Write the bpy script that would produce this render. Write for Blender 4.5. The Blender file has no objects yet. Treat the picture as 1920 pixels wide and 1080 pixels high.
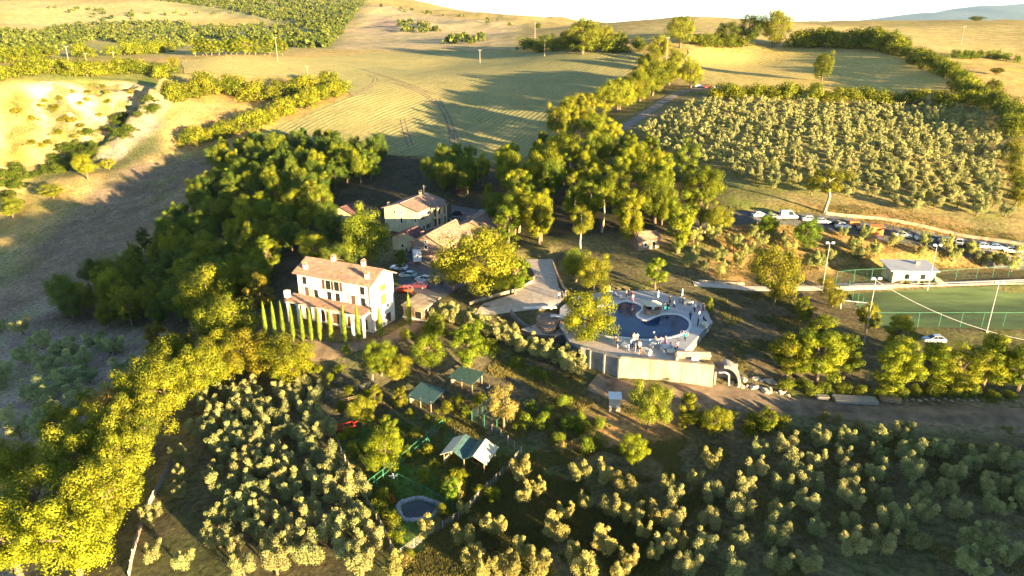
import bpy, bmesh, math, random
import numpy as np
from mathutils import Vector, Matrix
from mathutils.geometry import delaunay_2d_cdt

# ------------------------------------------------------------------ camera, sky, sun, exposure
SC = bpy.context.scene
COL = SC.collection
CAM = Vector((0.0, 0.0, 55.0)); PITCH = math.radians(20.3); FPX = 1321.0
cam_d = bpy.data.cameras.new('camera'); cam_d.lens = 36.0 * FPX / 1920.0; cam_d.sensor_width = 36
cam_d.clip_start = 0.5; cam_d.clip_end = 40000
cam = bpy.data.objects.new('camera', cam_d); COL.objects.link(cam)
cam.location = CAM; cam.rotation_euler = (math.radians(90) - PITCH, 0, 0); SC.camera = cam

SUN_EL = math.radians(5.6); SUN_A = math.radians(44)      # sun: to the right of and behind the camera
sun_dir = Vector((math.cos(SUN_A) * math.cos(SUN_EL), -math.sin(SUN_A) * math.cos(SUN_EL), math.sin(SUN_EL)))
world = bpy.data.worlds.new('World'); SC.world = world; world.use_nodes = True
wn = world.node_tree.nodes; wl = world.node_tree.links
bg = wn['Background']; sky = wn.new('ShaderNodeTexSky'); sky.sky_type = 'NISHITA'; sky.sun_disc = False
sky.sun_elevation = SUN_EL; sky.sun_rotation = math.atan2(sun_dir.x, sun_dir.y)
sky.altitude = 300; sky.air_density = 0.6; sky.dust_density = 0.0; sky.ozone_density = 1.0
wl.new(sky.outputs[0], bg.inputs[0]); bg.inputs[1].default_value = 0.072
sl = bpy.data.lights.new('sun', 'SUN'); sl.energy = 5.0; sl.angle = math.radians(0.5); sl.color = (1.0, 0.74, 0.39)
so = bpy.data.objects.new('sun', sl); COL.objects.link(so)
so.rotation_euler = sun_dir.to_track_quat('Z', 'Y').to_euler(); so.location = (60, -60, 90)
SC.view_settings.view_transform = 'Standard'; SC.view_settings.look = 'None'
SC.view_settings.exposure = 2.95; SC.view_settings.gamma = 1.0; SC.view_settings.use_curve_mapping = False
SC.cycles.max_bounces = 5; SC.cycles.diffuse_bounces = 2; SC.cycles.glossy_bounces = 2
SC.cycles.transmission_bounces = 3; SC.cycles.transparent_max_bounces = 10; SC.cycles.volume_bounces = 0

rnd = random.Random(7); NR = np.random.default_rng(11)
ORD = ['zeroth', 'first', 'second', 'third', 'fourth', 'fifth', 'sixth', 'seventh', 'eighth', 'ninth', 'tenth',
       'eleventh', 'twelfth', 'thirteenth', 'fourteenth', 'fifteenth', 'sixteenth', 'seventeenth', 'eighteenth',
       'nineteenth', 'twentieth', 'twenty-first', 'twenty-second', 'twenty-third', 'twenty-fourth', 'twenty-fifth',
       'twenty-sixth', 'twenty-seventh', 'twenty-eighth', 'twenty-ninth', 'thirtieth']
def ordn(i): return ORD[i] if i < len(ORD) else ('thirty-' + ORD[i - 30] if i < 40 else ORD[i % 30])

# ------------------------------------------------------------------ materials
MATS = {}
def nt(name):
    m = bpy.data.materials.new(name); m.use_nodes = True; t = m.node_tree
    return m, t.nodes, t.links, t.nodes['Principled BSDF']
def mat(name, col, rough=0.8, var=0.25, scale=1.5, bump=0.0, metal=0.0, col2=None, detail=5, spec=0.25, stretch=None):
    if name in MATS: return MATS[name]
    m, n, l, p = nt(name)
    p.inputs['Roughness'].default_value = rough; p.inputs['Metallic'].default_value = metal
    p.inputs['Specular IOR Level'].default_value = spec
    tc = n.new('ShaderNodeTexCoord'); src = tc.outputs['Object']
    if stretch:
        mp = n.new('ShaderNodeMapping'); mp.inputs['Scale'].default_value = stretch; l.new(src, mp.inputs[0]); src = mp.outputs[0]
    nz = n.new('ShaderNodeTexNoise'); nz.inputs['Scale'].default_value = scale; nz.inputs['Detail'].default_value = detail
    nz.inputs['Roughness'].default_value = 0.65; l.new(src, nz.inputs['Vector'])
    r = n.new('ShaderNodeValToRGB'); e = r.color_ramp.elements
    c2 = col2 or [c * (1 + var) for c in col]; c1 = [c * (1 - var) for c in col] if not col2 else col
    e[0].position = 0.36; e[0].color = (*c1, 1); e[1].position = 0.66; e[1].color = (*c2, 1)
    l.new(nz.outputs['Fac'], r.inputs[0]); l.new(r.outputs[0], p.inputs['Base Color'])
    if bump:
        b = n.new('ShaderNodeBump'); b.inputs['Strength'].default_value = bump; b.inputs['Distance'].default_value = 0.1
        l.new(nz.outputs['Fac'], b.inputs['Height']); l.new(b.outputs[0], p.inputs['Normal'])
    MATS[name] = m; return m
def leafmat(name, dark, light, trans=0.34, spec=0.12):
    m, n, l, p = nt(name)
    at = n.new('ShaderNodeAttribute'); at.attribute_name = 'leafv'
    oi = n.new('ShaderNodeObjectInfo')
    mx = n.new('ShaderNodeMix'); mx.data_type = 'RGBA'; mx.inputs[6].default_value = (*dark, 1); mx.inputs[7].default_value = (*light, 1)
    ad = n.new('ShaderNodeMath'); ad.operation = 'MULTIPLY_ADD'; ad.inputs[1].default_value = 0.5; ad.inputs[2].default_value = -0.25
    l.new(oi.outputs['Random'], ad.inputs[0])
    a2 = n.new('ShaderNodeMath'); a2.operation = 'ADD'; a2.use_clamp = True
    l.new(at.outputs['Fac'], a2.inputs[0]); l.new(ad.outputs[0], a2.inputs[1]); l.new(a2.outputs[0], mx.inputs[0])
    ml = n.new('ShaderNodeMix'); ml.data_type = 'RGBA'; ml.blend_type = 'MULTIPLY'; ml.inputs[0].default_value = 1
    l.new(mx.outputs[2], ml.inputs[6]); l.new(oi.outputs['Color'], ml.inputs[7])
    l.new(ml.outputs[2], p.inputs['Base Color']); p.inputs['Roughness'].default_value = 0.6
    p.inputs['Specular IOR Level'].default_value = spec
    tr = n.new('ShaderNodeBsdfTranslucent'); l.new(ml.outputs[2], tr.inputs[0])
    ms = n.new('ShaderNodeMixShader'); ms.inputs[0].default_value = trans
    l.new(p.outputs[0], ms.inputs[1]); l.new(tr.outputs[0], ms.inputs[2])
    l.new(ms.outputs[0], n['Material Output'].inputs['Surface'])
    MATS[name] = m; return m
leafmat('leaf_broad', (0.065, 0.095, 0.010), (0.30, 0.29, 0.028))
leafmat('leaf_olive', (0.20, 0.215, 0.075), (0.48, 0.455, 0.17), 0.3)
leafmat('leaf_cypress', (0.06, 0.10, 0.012), (0.17, 0.21, 0.02), 0.15)
leafmat('leaf_dry', (0.20, 0.155, 0.04), (0.36, 0.28, 0.08), 0.3)
leafmat('leaf_grass', (0.05, 0.075, 0.014), (0.26, 0.22, 0.06), 0.3)
mat('bark', (0.16, 0.115, 0.075), 0.9, 0.35, 6, 0.4)
mat('bark_pale', (0.34, 0.27, 0.19), 0.9, 0.3, 6, 0.4)
mat('plaster_white', (0.70, 0.63, 0.53), 0.9, 0.20, 0.7, 0.2, detail=9, stretch=(1.2, 1.2, .45))
mat('plaster_yellow', (0.58, 0.49, 0.29), 0.9, 0.18, 0.7, 0.2, detail=9, stretch=(1.2, 1.2, .45))
mat('plaster_grey', (0.40, 0.36, 0.30), 0.9, 0.18, 1.0, 0.2)
mat('stone_wall', (0.30, 0.21, 0.15), 0.9, 0.45, 3.5, 0.8)
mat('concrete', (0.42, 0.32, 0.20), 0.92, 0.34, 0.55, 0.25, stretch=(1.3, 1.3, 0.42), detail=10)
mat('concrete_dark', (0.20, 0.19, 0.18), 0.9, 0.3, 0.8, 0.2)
mat('deck', (0.42, 0.41, 0.40), 0.8, 0.10, 0.6, 0.1)
mat('track_gravel', (0.22, 0.19, 0.165), 0.95, 0.25, 0.5, 0.3)
mat('deck_warm', (0.48, 0.40, 0.33), 0.85, 0.12, 0.8, 0.1)
mat('coping', (0.70, 0.68, 0.64), 0.6, 0.06, 2)
mat('gravel', (0.52, 0.43, 0.34), 0.95, 0.22, 0.9, 0.3, detail=9)
mat('asphalt', (0.12, 0.115, 0.115), 0.9, 0.25, 0.6, 0.2, detail=9)
mat('dirt', (0.20, 0.145, 0.09), 0.95, 0.4, 0.35, 0.4, detail=9)
mat('pitch', (0.105, 0.15, 0.05), 0.95, 0.38, 0.09, 0.2, detail=8, stretch=(0.5, 2.0, 1))
mat('wood', (0.33, 0.22, 0.12), 0.85, 0.35, 4, 0.3)
mat('wood_grey', (0.34, 0.29, 0.23), 0.85, 0.3, 4, 0.3)
mat('metal_grey', (0.42, 0.42, 0.42), 0.5, 0.12, 3, 0, 0.3)
mat('metal_white', (0.70, 0.70, 0.68), 0.5, 0.08, 3)
mat('metal_teal', (0.055, 0.115, 0.11), 0.55, 0.3, 2, 0, 0.2)
mat('metal_green', (0.06, 0.24, 0.13), 0.55, 0.2, 2)
mat('metal_cream', (0.55, 0.50, 0.36), 0.55, 0.12, 2)
mat('red_paint', (0.62, 0.045, 0.02), 0.5, 0.2, 2)
mat('orange_paint', (0.62, 0.19, 0.05), 0.6, 0.2, 2)
mat('glass_dark', (0.02, 0.022, 0.025), 0.12, 0.1, 2, spec=0.5)
mat('rubber', (0.02, 0.02, 0.02), 0.8, 0.2, 3)
mat('shutter_brown', (0.12, 0.065, 0.035), 0.7, 0.2, 4)
mat('shutter_yellow', (0.42, 0.22, 0.035), 0.7, 0.08, 4)
mat('white_cloth', (0.52, 0.51, 0.50), 0.8, 0.05, 2)
mat('cream_cloth', (0.62, 0.56, 0.40), 0.8, 0.1, 2)
mat('dark_cloth', (0.035, 0.033, 0.035), 0.75, 0.25, 2)
mat('rock', (0.34, 0.29, 0.23), 0.95, 0.35, 1.6, 0.7)
mat('pond_water', (0.03, 0.04, 0.045), 0.15, 0.2, 1)
mat('pool_tile', (0.02, 0.09, 0.20), 0.4, 0.1, 2)
mat('pond_rim', (0.30, 0.31, 0.30), 0.9, 0.3, 2, 0.4)
def objcol(name, rough=0.35, spec=0.5, coat=0.0):
    m, n, l, p = nt(name); oi = n.new('ShaderNodeObjectInfo'); l.new(oi.outputs['Color'], p.inputs['Base Color'])
    p.inputs['Roughness'].default_value = rough; p.inputs['Specular IOR Level'].default_value = spec
    p.inputs['Coat Weight'].default_value = coat; MATS[name] = m
objcol('car_paint', 0.3, 0.5, 0.5); objcol('fabric', 0.85, 0.1); objcol('hair', 0.6, 0.2); objcol('skin', 0.6, 0.3)
def roofmat(name, c1, c2, ax):
    m, n, l, p = nt(name); p.inputs['Roughness'].default_value = 0.9; p.inputs['Specular IOR Level'].default_value = 0.1
    tc = n.new('ShaderNodeTexCoord')
    nz = n.new('ShaderNodeTexNoise'); nz.inputs['Scale'].default_value = 1.1; nz.inputs['Detail'].default_value = 8; nz.inputs['Roughness'].default_value = 0.75
    l.new(tc.outputs['Object'], nz.inputs['Vector'])
    vo = n.new('ShaderNodeTexVoronoi'); vo.inputs['Scale'].default_value = 3.2; l.new(tc.outputs['Object'], vo.inputs['Vector'])
    r = n.new('ShaderNodeValToRGB'); r.color_ramp.elements[0].color = (*c1, 1); r.color_ramp.elements[1].color = (*c2, 1)
    r.color_ramp.elements[0].position = 0.3; r.color_ramp.elements[1].position = 0.7
    l.new(nz.outputs['Fac'], r.inputs[0])
    h = n.new('ShaderNodeMix'); h.data_type = 'RGBA'; h.blend_type = 'OVERLAY'; h.inputs[0].default_value = 0.45
    l.new(r.outputs[0], h.inputs[6]); l.new(vo.outputs['Color'], h.inputs[7])
    wl_ = n.new('ShaderNodeTexWave'); wl_.bands_direction = 'X' if ax == 'X' else 'Y'; wl_.inputs['Scale'].default_value = .62; wl_.inputs['Distortion'].default_value = 1.2; l.new(tc.outputs['Object'], wl_.inputs['Vector'])
    wr_ = n.new('ShaderNodeMapRange'); wr_.inputs[3].default_value = .62; wr_.inputs[4].default_value = 1.15; l.new(wl_.outputs['Fac'], wr_.inputs[0])
    wm_ = n.new('ShaderNodeVectorMath'); wm_.operation = 'SCALE'; l.new(h.outputs[2], wm_.inputs[0]); l.new(wr_.outputs[0], wm_.inputs['Scale'])
    hs = n.new('ShaderNodeHueSaturation'); hs.inputs['Saturation'].default_value = 0.85; l.new(wm_.outputs[0], hs.inputs['Color'])
    l.new(hs.outputs[0], p.inputs['Base Color'])
    wv = n.new('ShaderNodeTexWave'); wv.bands_direction = ax; wv.inputs['Scale'].default_value = 1.6; l.new(tc.outputs['Object'], wv.inputs['Vector'])
    b = n.new('ShaderNodeBump'); b.inputs['Strength'].default_value = 0.5; b.inputs['Distance'].default_value = 0.12
    l.new(wv.outputs['Fac'], b.inputs['Height']); l.new(b.outputs[0], p.inputs['Normal']); MATS[name] = m
roofmat('tiles_orange', (0.22, 0.115, 0.065), (0.52, 0.31, 0.18), 'X')
roofmat('tiles_brown', (0.20, 0.125, 0.09), (0.36, 0.23, 0.16), 'X')
roofmat('tiles_red', (0.13, 0.05, 0.045), (0.20, 0.085, 0.07), 'X')
def watermat():
    m, n, l, p = nt('pool_water')
    p.inputs['Base Color'].default_value = (0.006, 0.026, 0.085, 1); p.inputs['Roughness'].default_value = 0.06; p.inputs['Specular IOR Level'].default_value = 0.25
    p.inputs['IOR'].default_value = 1.33
    tc = n.new('ShaderNodeTexCoord'); nz = n.new('ShaderNodeTexNoise'); nz.inputs['Scale'].default_value = 1.4; nz.inputs['Detail'].default_value = 4
    l.new(tc.outputs['Object'], nz.inputs['Vector']); b = n.new('ShaderNodeBump'); b.inputs['Strength'].default_value = 0.12; b.inputs['Distance'].default_value = 0.05
    l.new(nz.outputs['Fac'], b.inputs['Height']); l.new(b.outputs[0], p.inputs['Normal']); MATS['pool_water'] = m
watermat()
def netmat(name, col, dens, sc):
    m, n, l, p = nt(name); p.inputs['Base Color'].default_value = (*col, 1); p.inputs['Roughness'].default_value = 0.7
    tc = n.new('ShaderNodeTexCoord'); outs = []
    nz = n.new('ShaderNodeTexNoise'); nz.inputs['Scale'].default_value = sc; nz.inputs['Detail'].default_value = 2
    l.new(tc.outputs['Object'], nz.inputs['Vector'])
    g = n.new('ShaderNodeMath'); g.operation = 'GREATER_THAN'; g.inputs[1].default_value = 0.5 + (0.5 - dens) * 0.36
    l.new(nz.outputs['Fac'], g.inputs[0])
    t = n.new('ShaderNodeBsdfTransparent'); ms = n.new('ShaderNodeMixShader')
    l.new(g.outputs[0], ms.inputs[0]); l.new(t.outputs[0], ms.inputs[1]); l.new(p.outputs[0], ms.inputs[2])
    l.new(ms.outputs[0], n['Material Output'].inputs['Surface']); MATS[name] = m
netmat('net_green', (0.06, 0.15, 0.08), 0.05, 14); netmat('net_grey', (0.30, 0.29, 0.25), 0.30, 16); netmat('net_dark', (0.03, 0.06, 0.06), 0.35, 14)
def fieldmat(name, c1, c2, c3, rot, sc, dist, line=0.5):
    m, n, l, p = nt(name); p.inputs['Roughness'].default_value = 0.95; p.inputs['Specular IOR Level'].default_value = 0.05
    tc = n.new('ShaderNodeTexCoord'); mp = n.new('ShaderNodeMapping'); mp.inputs['Rotation'].default_value = (0, 0, rot); l.new(tc.outputs['Object'], mp.inputs[0])
    def noise(scale, det, vec, rough=.6):
        q = n.new('ShaderNodeTexNoise'); q.inputs['Scale'].default_value = scale; q.inputs['Detail'].default_value = det; q.inputs['Roughness'].default_value = rough; l.new(vec, q.inputs['Vector']); return q.outputs['Fac']
    def rng(src, a, b, lo, hi):
        q = n.new('ShaderNodeMapRange'); q.inputs[1].default_value = a; q.inputs[2].default_value = b; q.inputs[3].default_value = lo; q.inputs[4].default_value = hi; l.new(src, q.inputs[0]); return q.outputs[0]
    r = n.new('ShaderNodeValToRGB'); r.color_ramp.elements[0].position = 0.36; r.color_ramp.elements[1].position = 0.64
    r.color_ramp.elements[0].color = (*c1, 1); r.color_ramp.elements[1].color = (*c2, 1); l.new(noise(.012, 10, mp.outputs[0], .65), r.inputs[0])
    # mowing swaths: noise drawn out along the rows, and curved windrows
    st = n.new('ShaderNodeMapping'); st.inputs['Scale'].default_value = (.45, .02, 1); l.new(mp.outputs[0], st.inputs[0])
    sw = rng(noise(1.0, 5, st.outputs[0], .7), .35, .65, 0, 1)
    wv = n.new('ShaderNodeTexWave'); wv.inputs['Scale'].default_value = sc; wv.inputs['Distortion'].default_value = dist; wv.inputs['Detail'].default_value = 3; wv.inputs['Detail Scale'].default_value = .12; l.new(mp.outputs[0], wv.inputs['Vector'])
    fine = noise(.9, 7, tc.outputs['Object'], .75)
    mu = n.new('ShaderNodeMath'); mu.operation = 'MULTIPLY'; l.new(rng(wv.outputs['Fac'], .5, 1, 0, 1), mu.inputs[0]); l.new(rng(noise(.05, 3, tc.outputs['Object']), .4, .6, .2, 1), mu.inputs[1])
    ad = n.new('ShaderNodeMath'); ad.operation = 'MULTIPLY_ADD'; ad.inputs[1].default_value = .7; l.new(sw, ad.inputs[0]); l.new(mu.outputs[0], ad.inputs[2])
    m2 = n.new('ShaderNodeMath'); m2.operation = 'MULTIPLY'; m2.inputs[1].default_value = line; m2.use_clamp = True; l.new(ad.outputs[0], m2.inputs[0])
    mx = n.new('ShaderNodeMix'); mx.data_type = 'RGBA'; mx.inputs[7].default_value = (*c3, 1); l.new(m2.outputs[0], mx.inputs[0]); l.new(r.outputs[0], mx.inputs[6])
    vm = n.new('ShaderNodeVectorMath'); vm.operation = 'SCALE'; l.new(mx.outputs[2], vm.inputs[0]); l.new(rng(fine, .3, .7, .68, 1.3), vm.inputs['Scale']); l.new(vm.outputs[0], p.inputs['Base Color'])
    hh = n.new('ShaderNodeMath'); hh.operation = 'ADD'; l.new(ad.outputs[0], hh.inputs[0]); l.new(fine, hh.inputs[1])
    b = n.new('ShaderNodeBump'); b.inputs['Strength'].default_value = 0.5; b.inputs['Distance'].default_value = 0.3
    l.new(hh.outputs[0], b.inputs['Height']); l.new(b.outputs[0], p.inputs['Normal']); MATS[name] = m
fieldmat('field_green', (0.17, 0.185, 0.075), (0.32, 0.265, 0.095), (0.43, 0.37, 0.16), 0.55, 0.11, 9.0, 0.5)
fieldmat('field_gold', (0.34, 0.26, 0.065), (0.44, 0.33, 0.10), (0.56, 0.44, 0.17), -0.35, 0.12, 9.0, 0.7)
def groundmat():
    m, n, l, p = nt('ground_soil'); p.inputs['Roughness'].default_value = 0.95; p.inputs['Specular IOR Level'].default_value = 0.05
    at = n.new('ShaderNodeAttribute'); at.attribute_name = 'soil'
    tc = n.new('ShaderNodeTexCoord')
    n1 = n.new('ShaderNodeTexNoise'); n1.inputs['Scale'].default_value = 0.11; n1.inputs['Detail'].default_value = 10; n1.inputs['Roughness'].default_value = 0.7
    n2 = n.new('ShaderNodeTexNoise'); n2.inputs['Scale'].default_value = 1.1; n2.inputs['Detail'].default_value = 6; n2.inputs['Roughness'].default_value = 0.7
    l.new(tc.outputs['Object'], n1.inputs['Vector']); l.new(tc.outputs['Object'], n2.inputs['Vector'])
    r = n.new('ShaderNodeMapRange'); r.inputs[1].default_value = 0.3; r.inputs[2].default_value = 0.7; r.inputs[3].default_value = 0.62; r.inputs[4].default_value = 1.35
    r2 = n.new('ShaderNodeMapRange'); r2.inputs[1].default_value = 0.3; r2.inputs[2].default_value = 0.7; r2.inputs[3].default_value = 0.45; r2.inputs[4].default_value = 1.6
    l.new(n1.outputs['Fac'], r.inputs[0]); l.new(n2.outputs['Fac'], r2.inputs[0])
    mu = n.new('ShaderNodeMath'); mu.operation = 'MULTIPLY'; l.new(r.outputs[0], mu.inputs[0]); l.new(r2.outputs[0], mu.inputs[1])
    vm = n.new('ShaderNodeVectorMath'); vm.operation = 'SCALE'; l.new(at.outputs['Color'], vm.inputs[0]); l.new(mu.outputs[0], vm.inputs['Scale'])
    # greener patches
    n3 = n.new('ShaderNodeTexNoise'); n3.inputs['Scale'].default_value = 0.075; n3.inputs['Detail'].default_value = 8; l.new(tc.outputs['Object'], n3.inputs['Vector'])
    r3 = n.new('ShaderNodeMapRange'); r3.inputs[1].default_value = 0.5; r3.inputs[2].default_value = 0.62; r3.inputs[4].default_value = 0.45; l.new(n3.outputs['Fac'], r3.inputs[0])
    gm = n.new('ShaderNodeVectorMath'); gm.operation = 'MULTIPLY'; gm.inputs[1].default_value = (0.62, 0.95, 0.42); l.new(vm.outputs[0], gm.inputs[0])
    mx = n.new('ShaderNodeMix'); mx.data_type = 'RGBA'; l.new(r3.outputs[0], mx.inputs[0]); l.new(vm.outputs[0], mx.inputs[6]); l.new(gm.outputs[0], mx.inputs[7])
    l.new(mx.outputs[2], p.inputs['Base Color'])
    b = n.new('ShaderNodeBump'); b.inputs['Strength'].default_value = 0.6; b.inputs['Distance'].default_value = 0.35
    l.new(n2.outputs['Fac'], b.inputs['Height']); l.new(b.outputs[0], p.inputs['Normal']); MATS['ground_soil'] = m
groundmat()

# ------------------------------------------------------------------ object helpers
def tag(o, label=None, cat=None, group=None, kind=None):
    if label: o['label'] = label
    if cat: o['category'] = cat
    if group: o['group'] = group
    if kind: o['kind'] = kind
    return o
def link_mesh(name, me, m=None, parent=None):
    o = bpy.data.objects.new(name, me); COL.objects.link(o)
    if m and not me.materials: me.materials.append(MATS[m] if isinstance(m, str) else m)
    if parent: o.parent = parent
    return o
def empty(name, loc, rz=0.0, label=None, cat=None, group=None):
    o = bpy.data.objects.new(name, None); COL.objects.link(o); o.empty_display_size = 0.3
    o.location = loc; o.rotation_euler = (0, 0, rz); return tag(o, label, cat, group)
class MB:
    def __init__(s): s.v = []; s.f = []; s.smooth = False
    def add(s, vs, fs):
        b = len(s.v); s.v += [tuple(v) for v in vs]; s.f += [tuple(i + b for i in f) for f in fs]; return s
    def box(s, c, d, rz=0.0, taper=1.0):
        cx, cy, cz = c; hx, hy, hz = d[0] / 2, d[1] / 2, d[2] / 2; ca, sa = math.cos(rz), math.sin(rz); vs = []
        for z, t in ((-hz, 1), (hz, taper)):
            for x, y in ((-hx, -hy), (hx, -hy), (hx, hy), (-hx, hy)):
                x2, y2 = x * t, y * t; vs.append((cx + x2 * ca - y2 * sa, cy + x2 * sa + y2 * ca, cz + z))
        return s.add(vs, [(0, 3, 2, 1), (4, 5, 6, 7), (0, 1, 5, 4), (1, 2, 6, 5), (2, 3, 7, 6), (3, 0, 4, 7)])
    def tube(s, p0, p1, r0, r1, n=6, cap=True):
        p0 = Vector(p0); p1 = Vector(p1); d = (p1 - p0).normalized(); a = d.orthogonal().normalized(); b = d.cross(a); vs = []
        for p, r in ((p0, r0), (p1, r1)):
            for k in range(n):
                t = 2 * math.pi * k / n; vs.append(p + (a * math.cos(t) + b * math.sin(t)) * r)
        fs = [(k, (k + 1) % n, n + (k + 1) % n, n + k) for k in range(n)]
        if cap: fs += [tuple(range(n - 1, -1, -1)), tuple(range(n, 2 * n))]
        return s.add(vs, fs)
    def path(s, pts, radii, n=6):
        for i in range(len(pts) - 1): s.tube(pts[i], pts[i + 1], radii[i], radii[i + 1], n)
        return s
    def prism(s, poly, z0, z1):      # poly: list of (x, y), CCW
        n = len(poly); vs = [(x, y, z0) for x, y in poly] + [(x, y, z1) for x, y in poly]
        fs = [(k, (k + 1) % n, n + (k + 1) % n, n + k) for k in range(n)] + [tuple(range(n - 1, -1, -1)), tuple(range(n, 2 * n))]
        return s.add(vs, fs)
    def slab(s, quad, t):            # quad of 4 points, thickness downwards along its normal
        q = [Vector(p) for p in quad]; nn = (q[1] - q[0]).cross(q[2] - q[0]).normalized() * t
        vs = q + [p - nn for p in q]
        return s.add(vs, [(0, 1, 2, 3), (7, 6, 5, 4), (0, 4, 5, 1), (1, 5, 6, 2), (2, 6, 7, 3), (3, 7, 4, 0)])
    def lathe(s, prof, n=20, c=(0, 0, 0)):
        vs = []; m = len(prof)
        for k in range(n):
            t = 2 * math.pi * k / n
            for r, z in prof: vs.append((c[0] + r * math.cos(t), c[1] + r * math.sin(t), c[2] + z))
        fs = [(k * m + j, ((k + 1) % n) * m + j, ((k + 1) % n) * m + j + 1, k * m + j + 1) for k in range(n) for j in range(m - 1)]
        return s.add(vs, fs)
    def mesh(s, name):
        me = bpy.data.meshes.new(name); me.from_pydata(s.v, [], s.f); me.update()
        if s.smooth: me.polygons.foreach_set('use_smooth', [True] * len(me.polygons))
        return me
    def build(s, name, m, parent=None, bevel=0.0):
        me = s.mesh(name)
        if bevel:
            bm = bmesh.new(); bm.from_mesh(me); bmesh.ops.remove_doubles(bm, verts=bm.verts, dist=1e-5)
            bmesh.ops.bevel(bm, geom=bm.edges[:], offset=bevel, segments=2, affect='EDGES', profile=0.5); bm.to_mesh(me); bm.free()
        return link_mesh(name, me, m, parent)
def np_mesh(name, V, F, m=None, smooth=False):   # V (n,3), F (k,4) or (k,3)
    me = bpy.data.meshes.new(name); F = np.asarray(F, np.int32); k = F.shape[1]
    me.vertices.add(len(V)); me.vertices.foreach_set('co', np.asarray(V, np.float32).ravel())
    me.loops.add(F.size); me.loops.foreach_set('vertex_index', F.ravel())
    me.polygons.add(len(F)); me.polygons.foreach_set('loop_start', np.arange(0, F.size, k, dtype=np.int32))
    me.polygons.foreach_set('loop_total', np.full(len(F), k, np.int32))
    if smooth: me.polygons.foreach_set('use_smooth', np.ones(len(F), bool))
    me.update(calc_edges=True)
    if m: me.materials.append(MATS[m])
    return me
def pip(P, poly):     # vectorised point in polygon
    P = np.asarray(P, float); x, y = P[:, 0], P[:, 1]; inside = np.zeros(len(P), bool); n = len(poly)
    for i in range(n):
        x0, y0 = poly[i][0], poly[i][1]; x1, y1 = poly[(i + 1) % n][0], poly[(i + 1) % n][1]
        c = ((y0 > y) != (y1 > y)); xi = (x1 - x0) * (y - y0) / ((y1 - y0) if abs(y1 - y0) > 1e-12 else 1e-12) + x0
        inside ^= c & (x < xi)
    return inside
def pdist(P, poly, closed=True):
    P = np.asarray(P, float)[:, :2]; d = np.full(len(P), 1e9); n = len(poly)
    for i in range(n if closed else n - 1):
        a = np.array(poly[i][:2], float); b = np.array(poly[(i + 1) % n][:2], float); ab = b - a
        t = np.clip(((P - a) @ ab) / max(ab @ ab, 1e-9), 0, 1); d = np.minimum(d, np.linalg.norm(P - a - t[:, None] * ab, axis=1))
    return d
def fbm(x, y, sc, octv=4, seed=0):
    out = np.zeros_like(x, float); amp = 1.0; tot = 0
    for o in range(octv):
        g = np.random.default_rng(seed + o * 17).random((256, 256)); u = x / sc; v = y / sc
        iu = np.floor(u).astype(int); iv = np.floor(v).astype(int); fu = u - iu; fv = v - iv
        fu = fu * fu * (3 - 2 * fu); fv = fv * fv * (3 - 2 * fv); a = lambda i, j: g[(iu + i) % 256, (iv + j) % 256]
        out += amp * ((a(0, 0) * (1 - fu) + a(1, 0) * fu) * (1 - fv) + (a(0, 1) * (1 - fu) + a(1, 1) * fu) * fv)
        tot += amp; amp *= 0.5; sc = sc / 2.03
    return out / tot - 0.5

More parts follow.
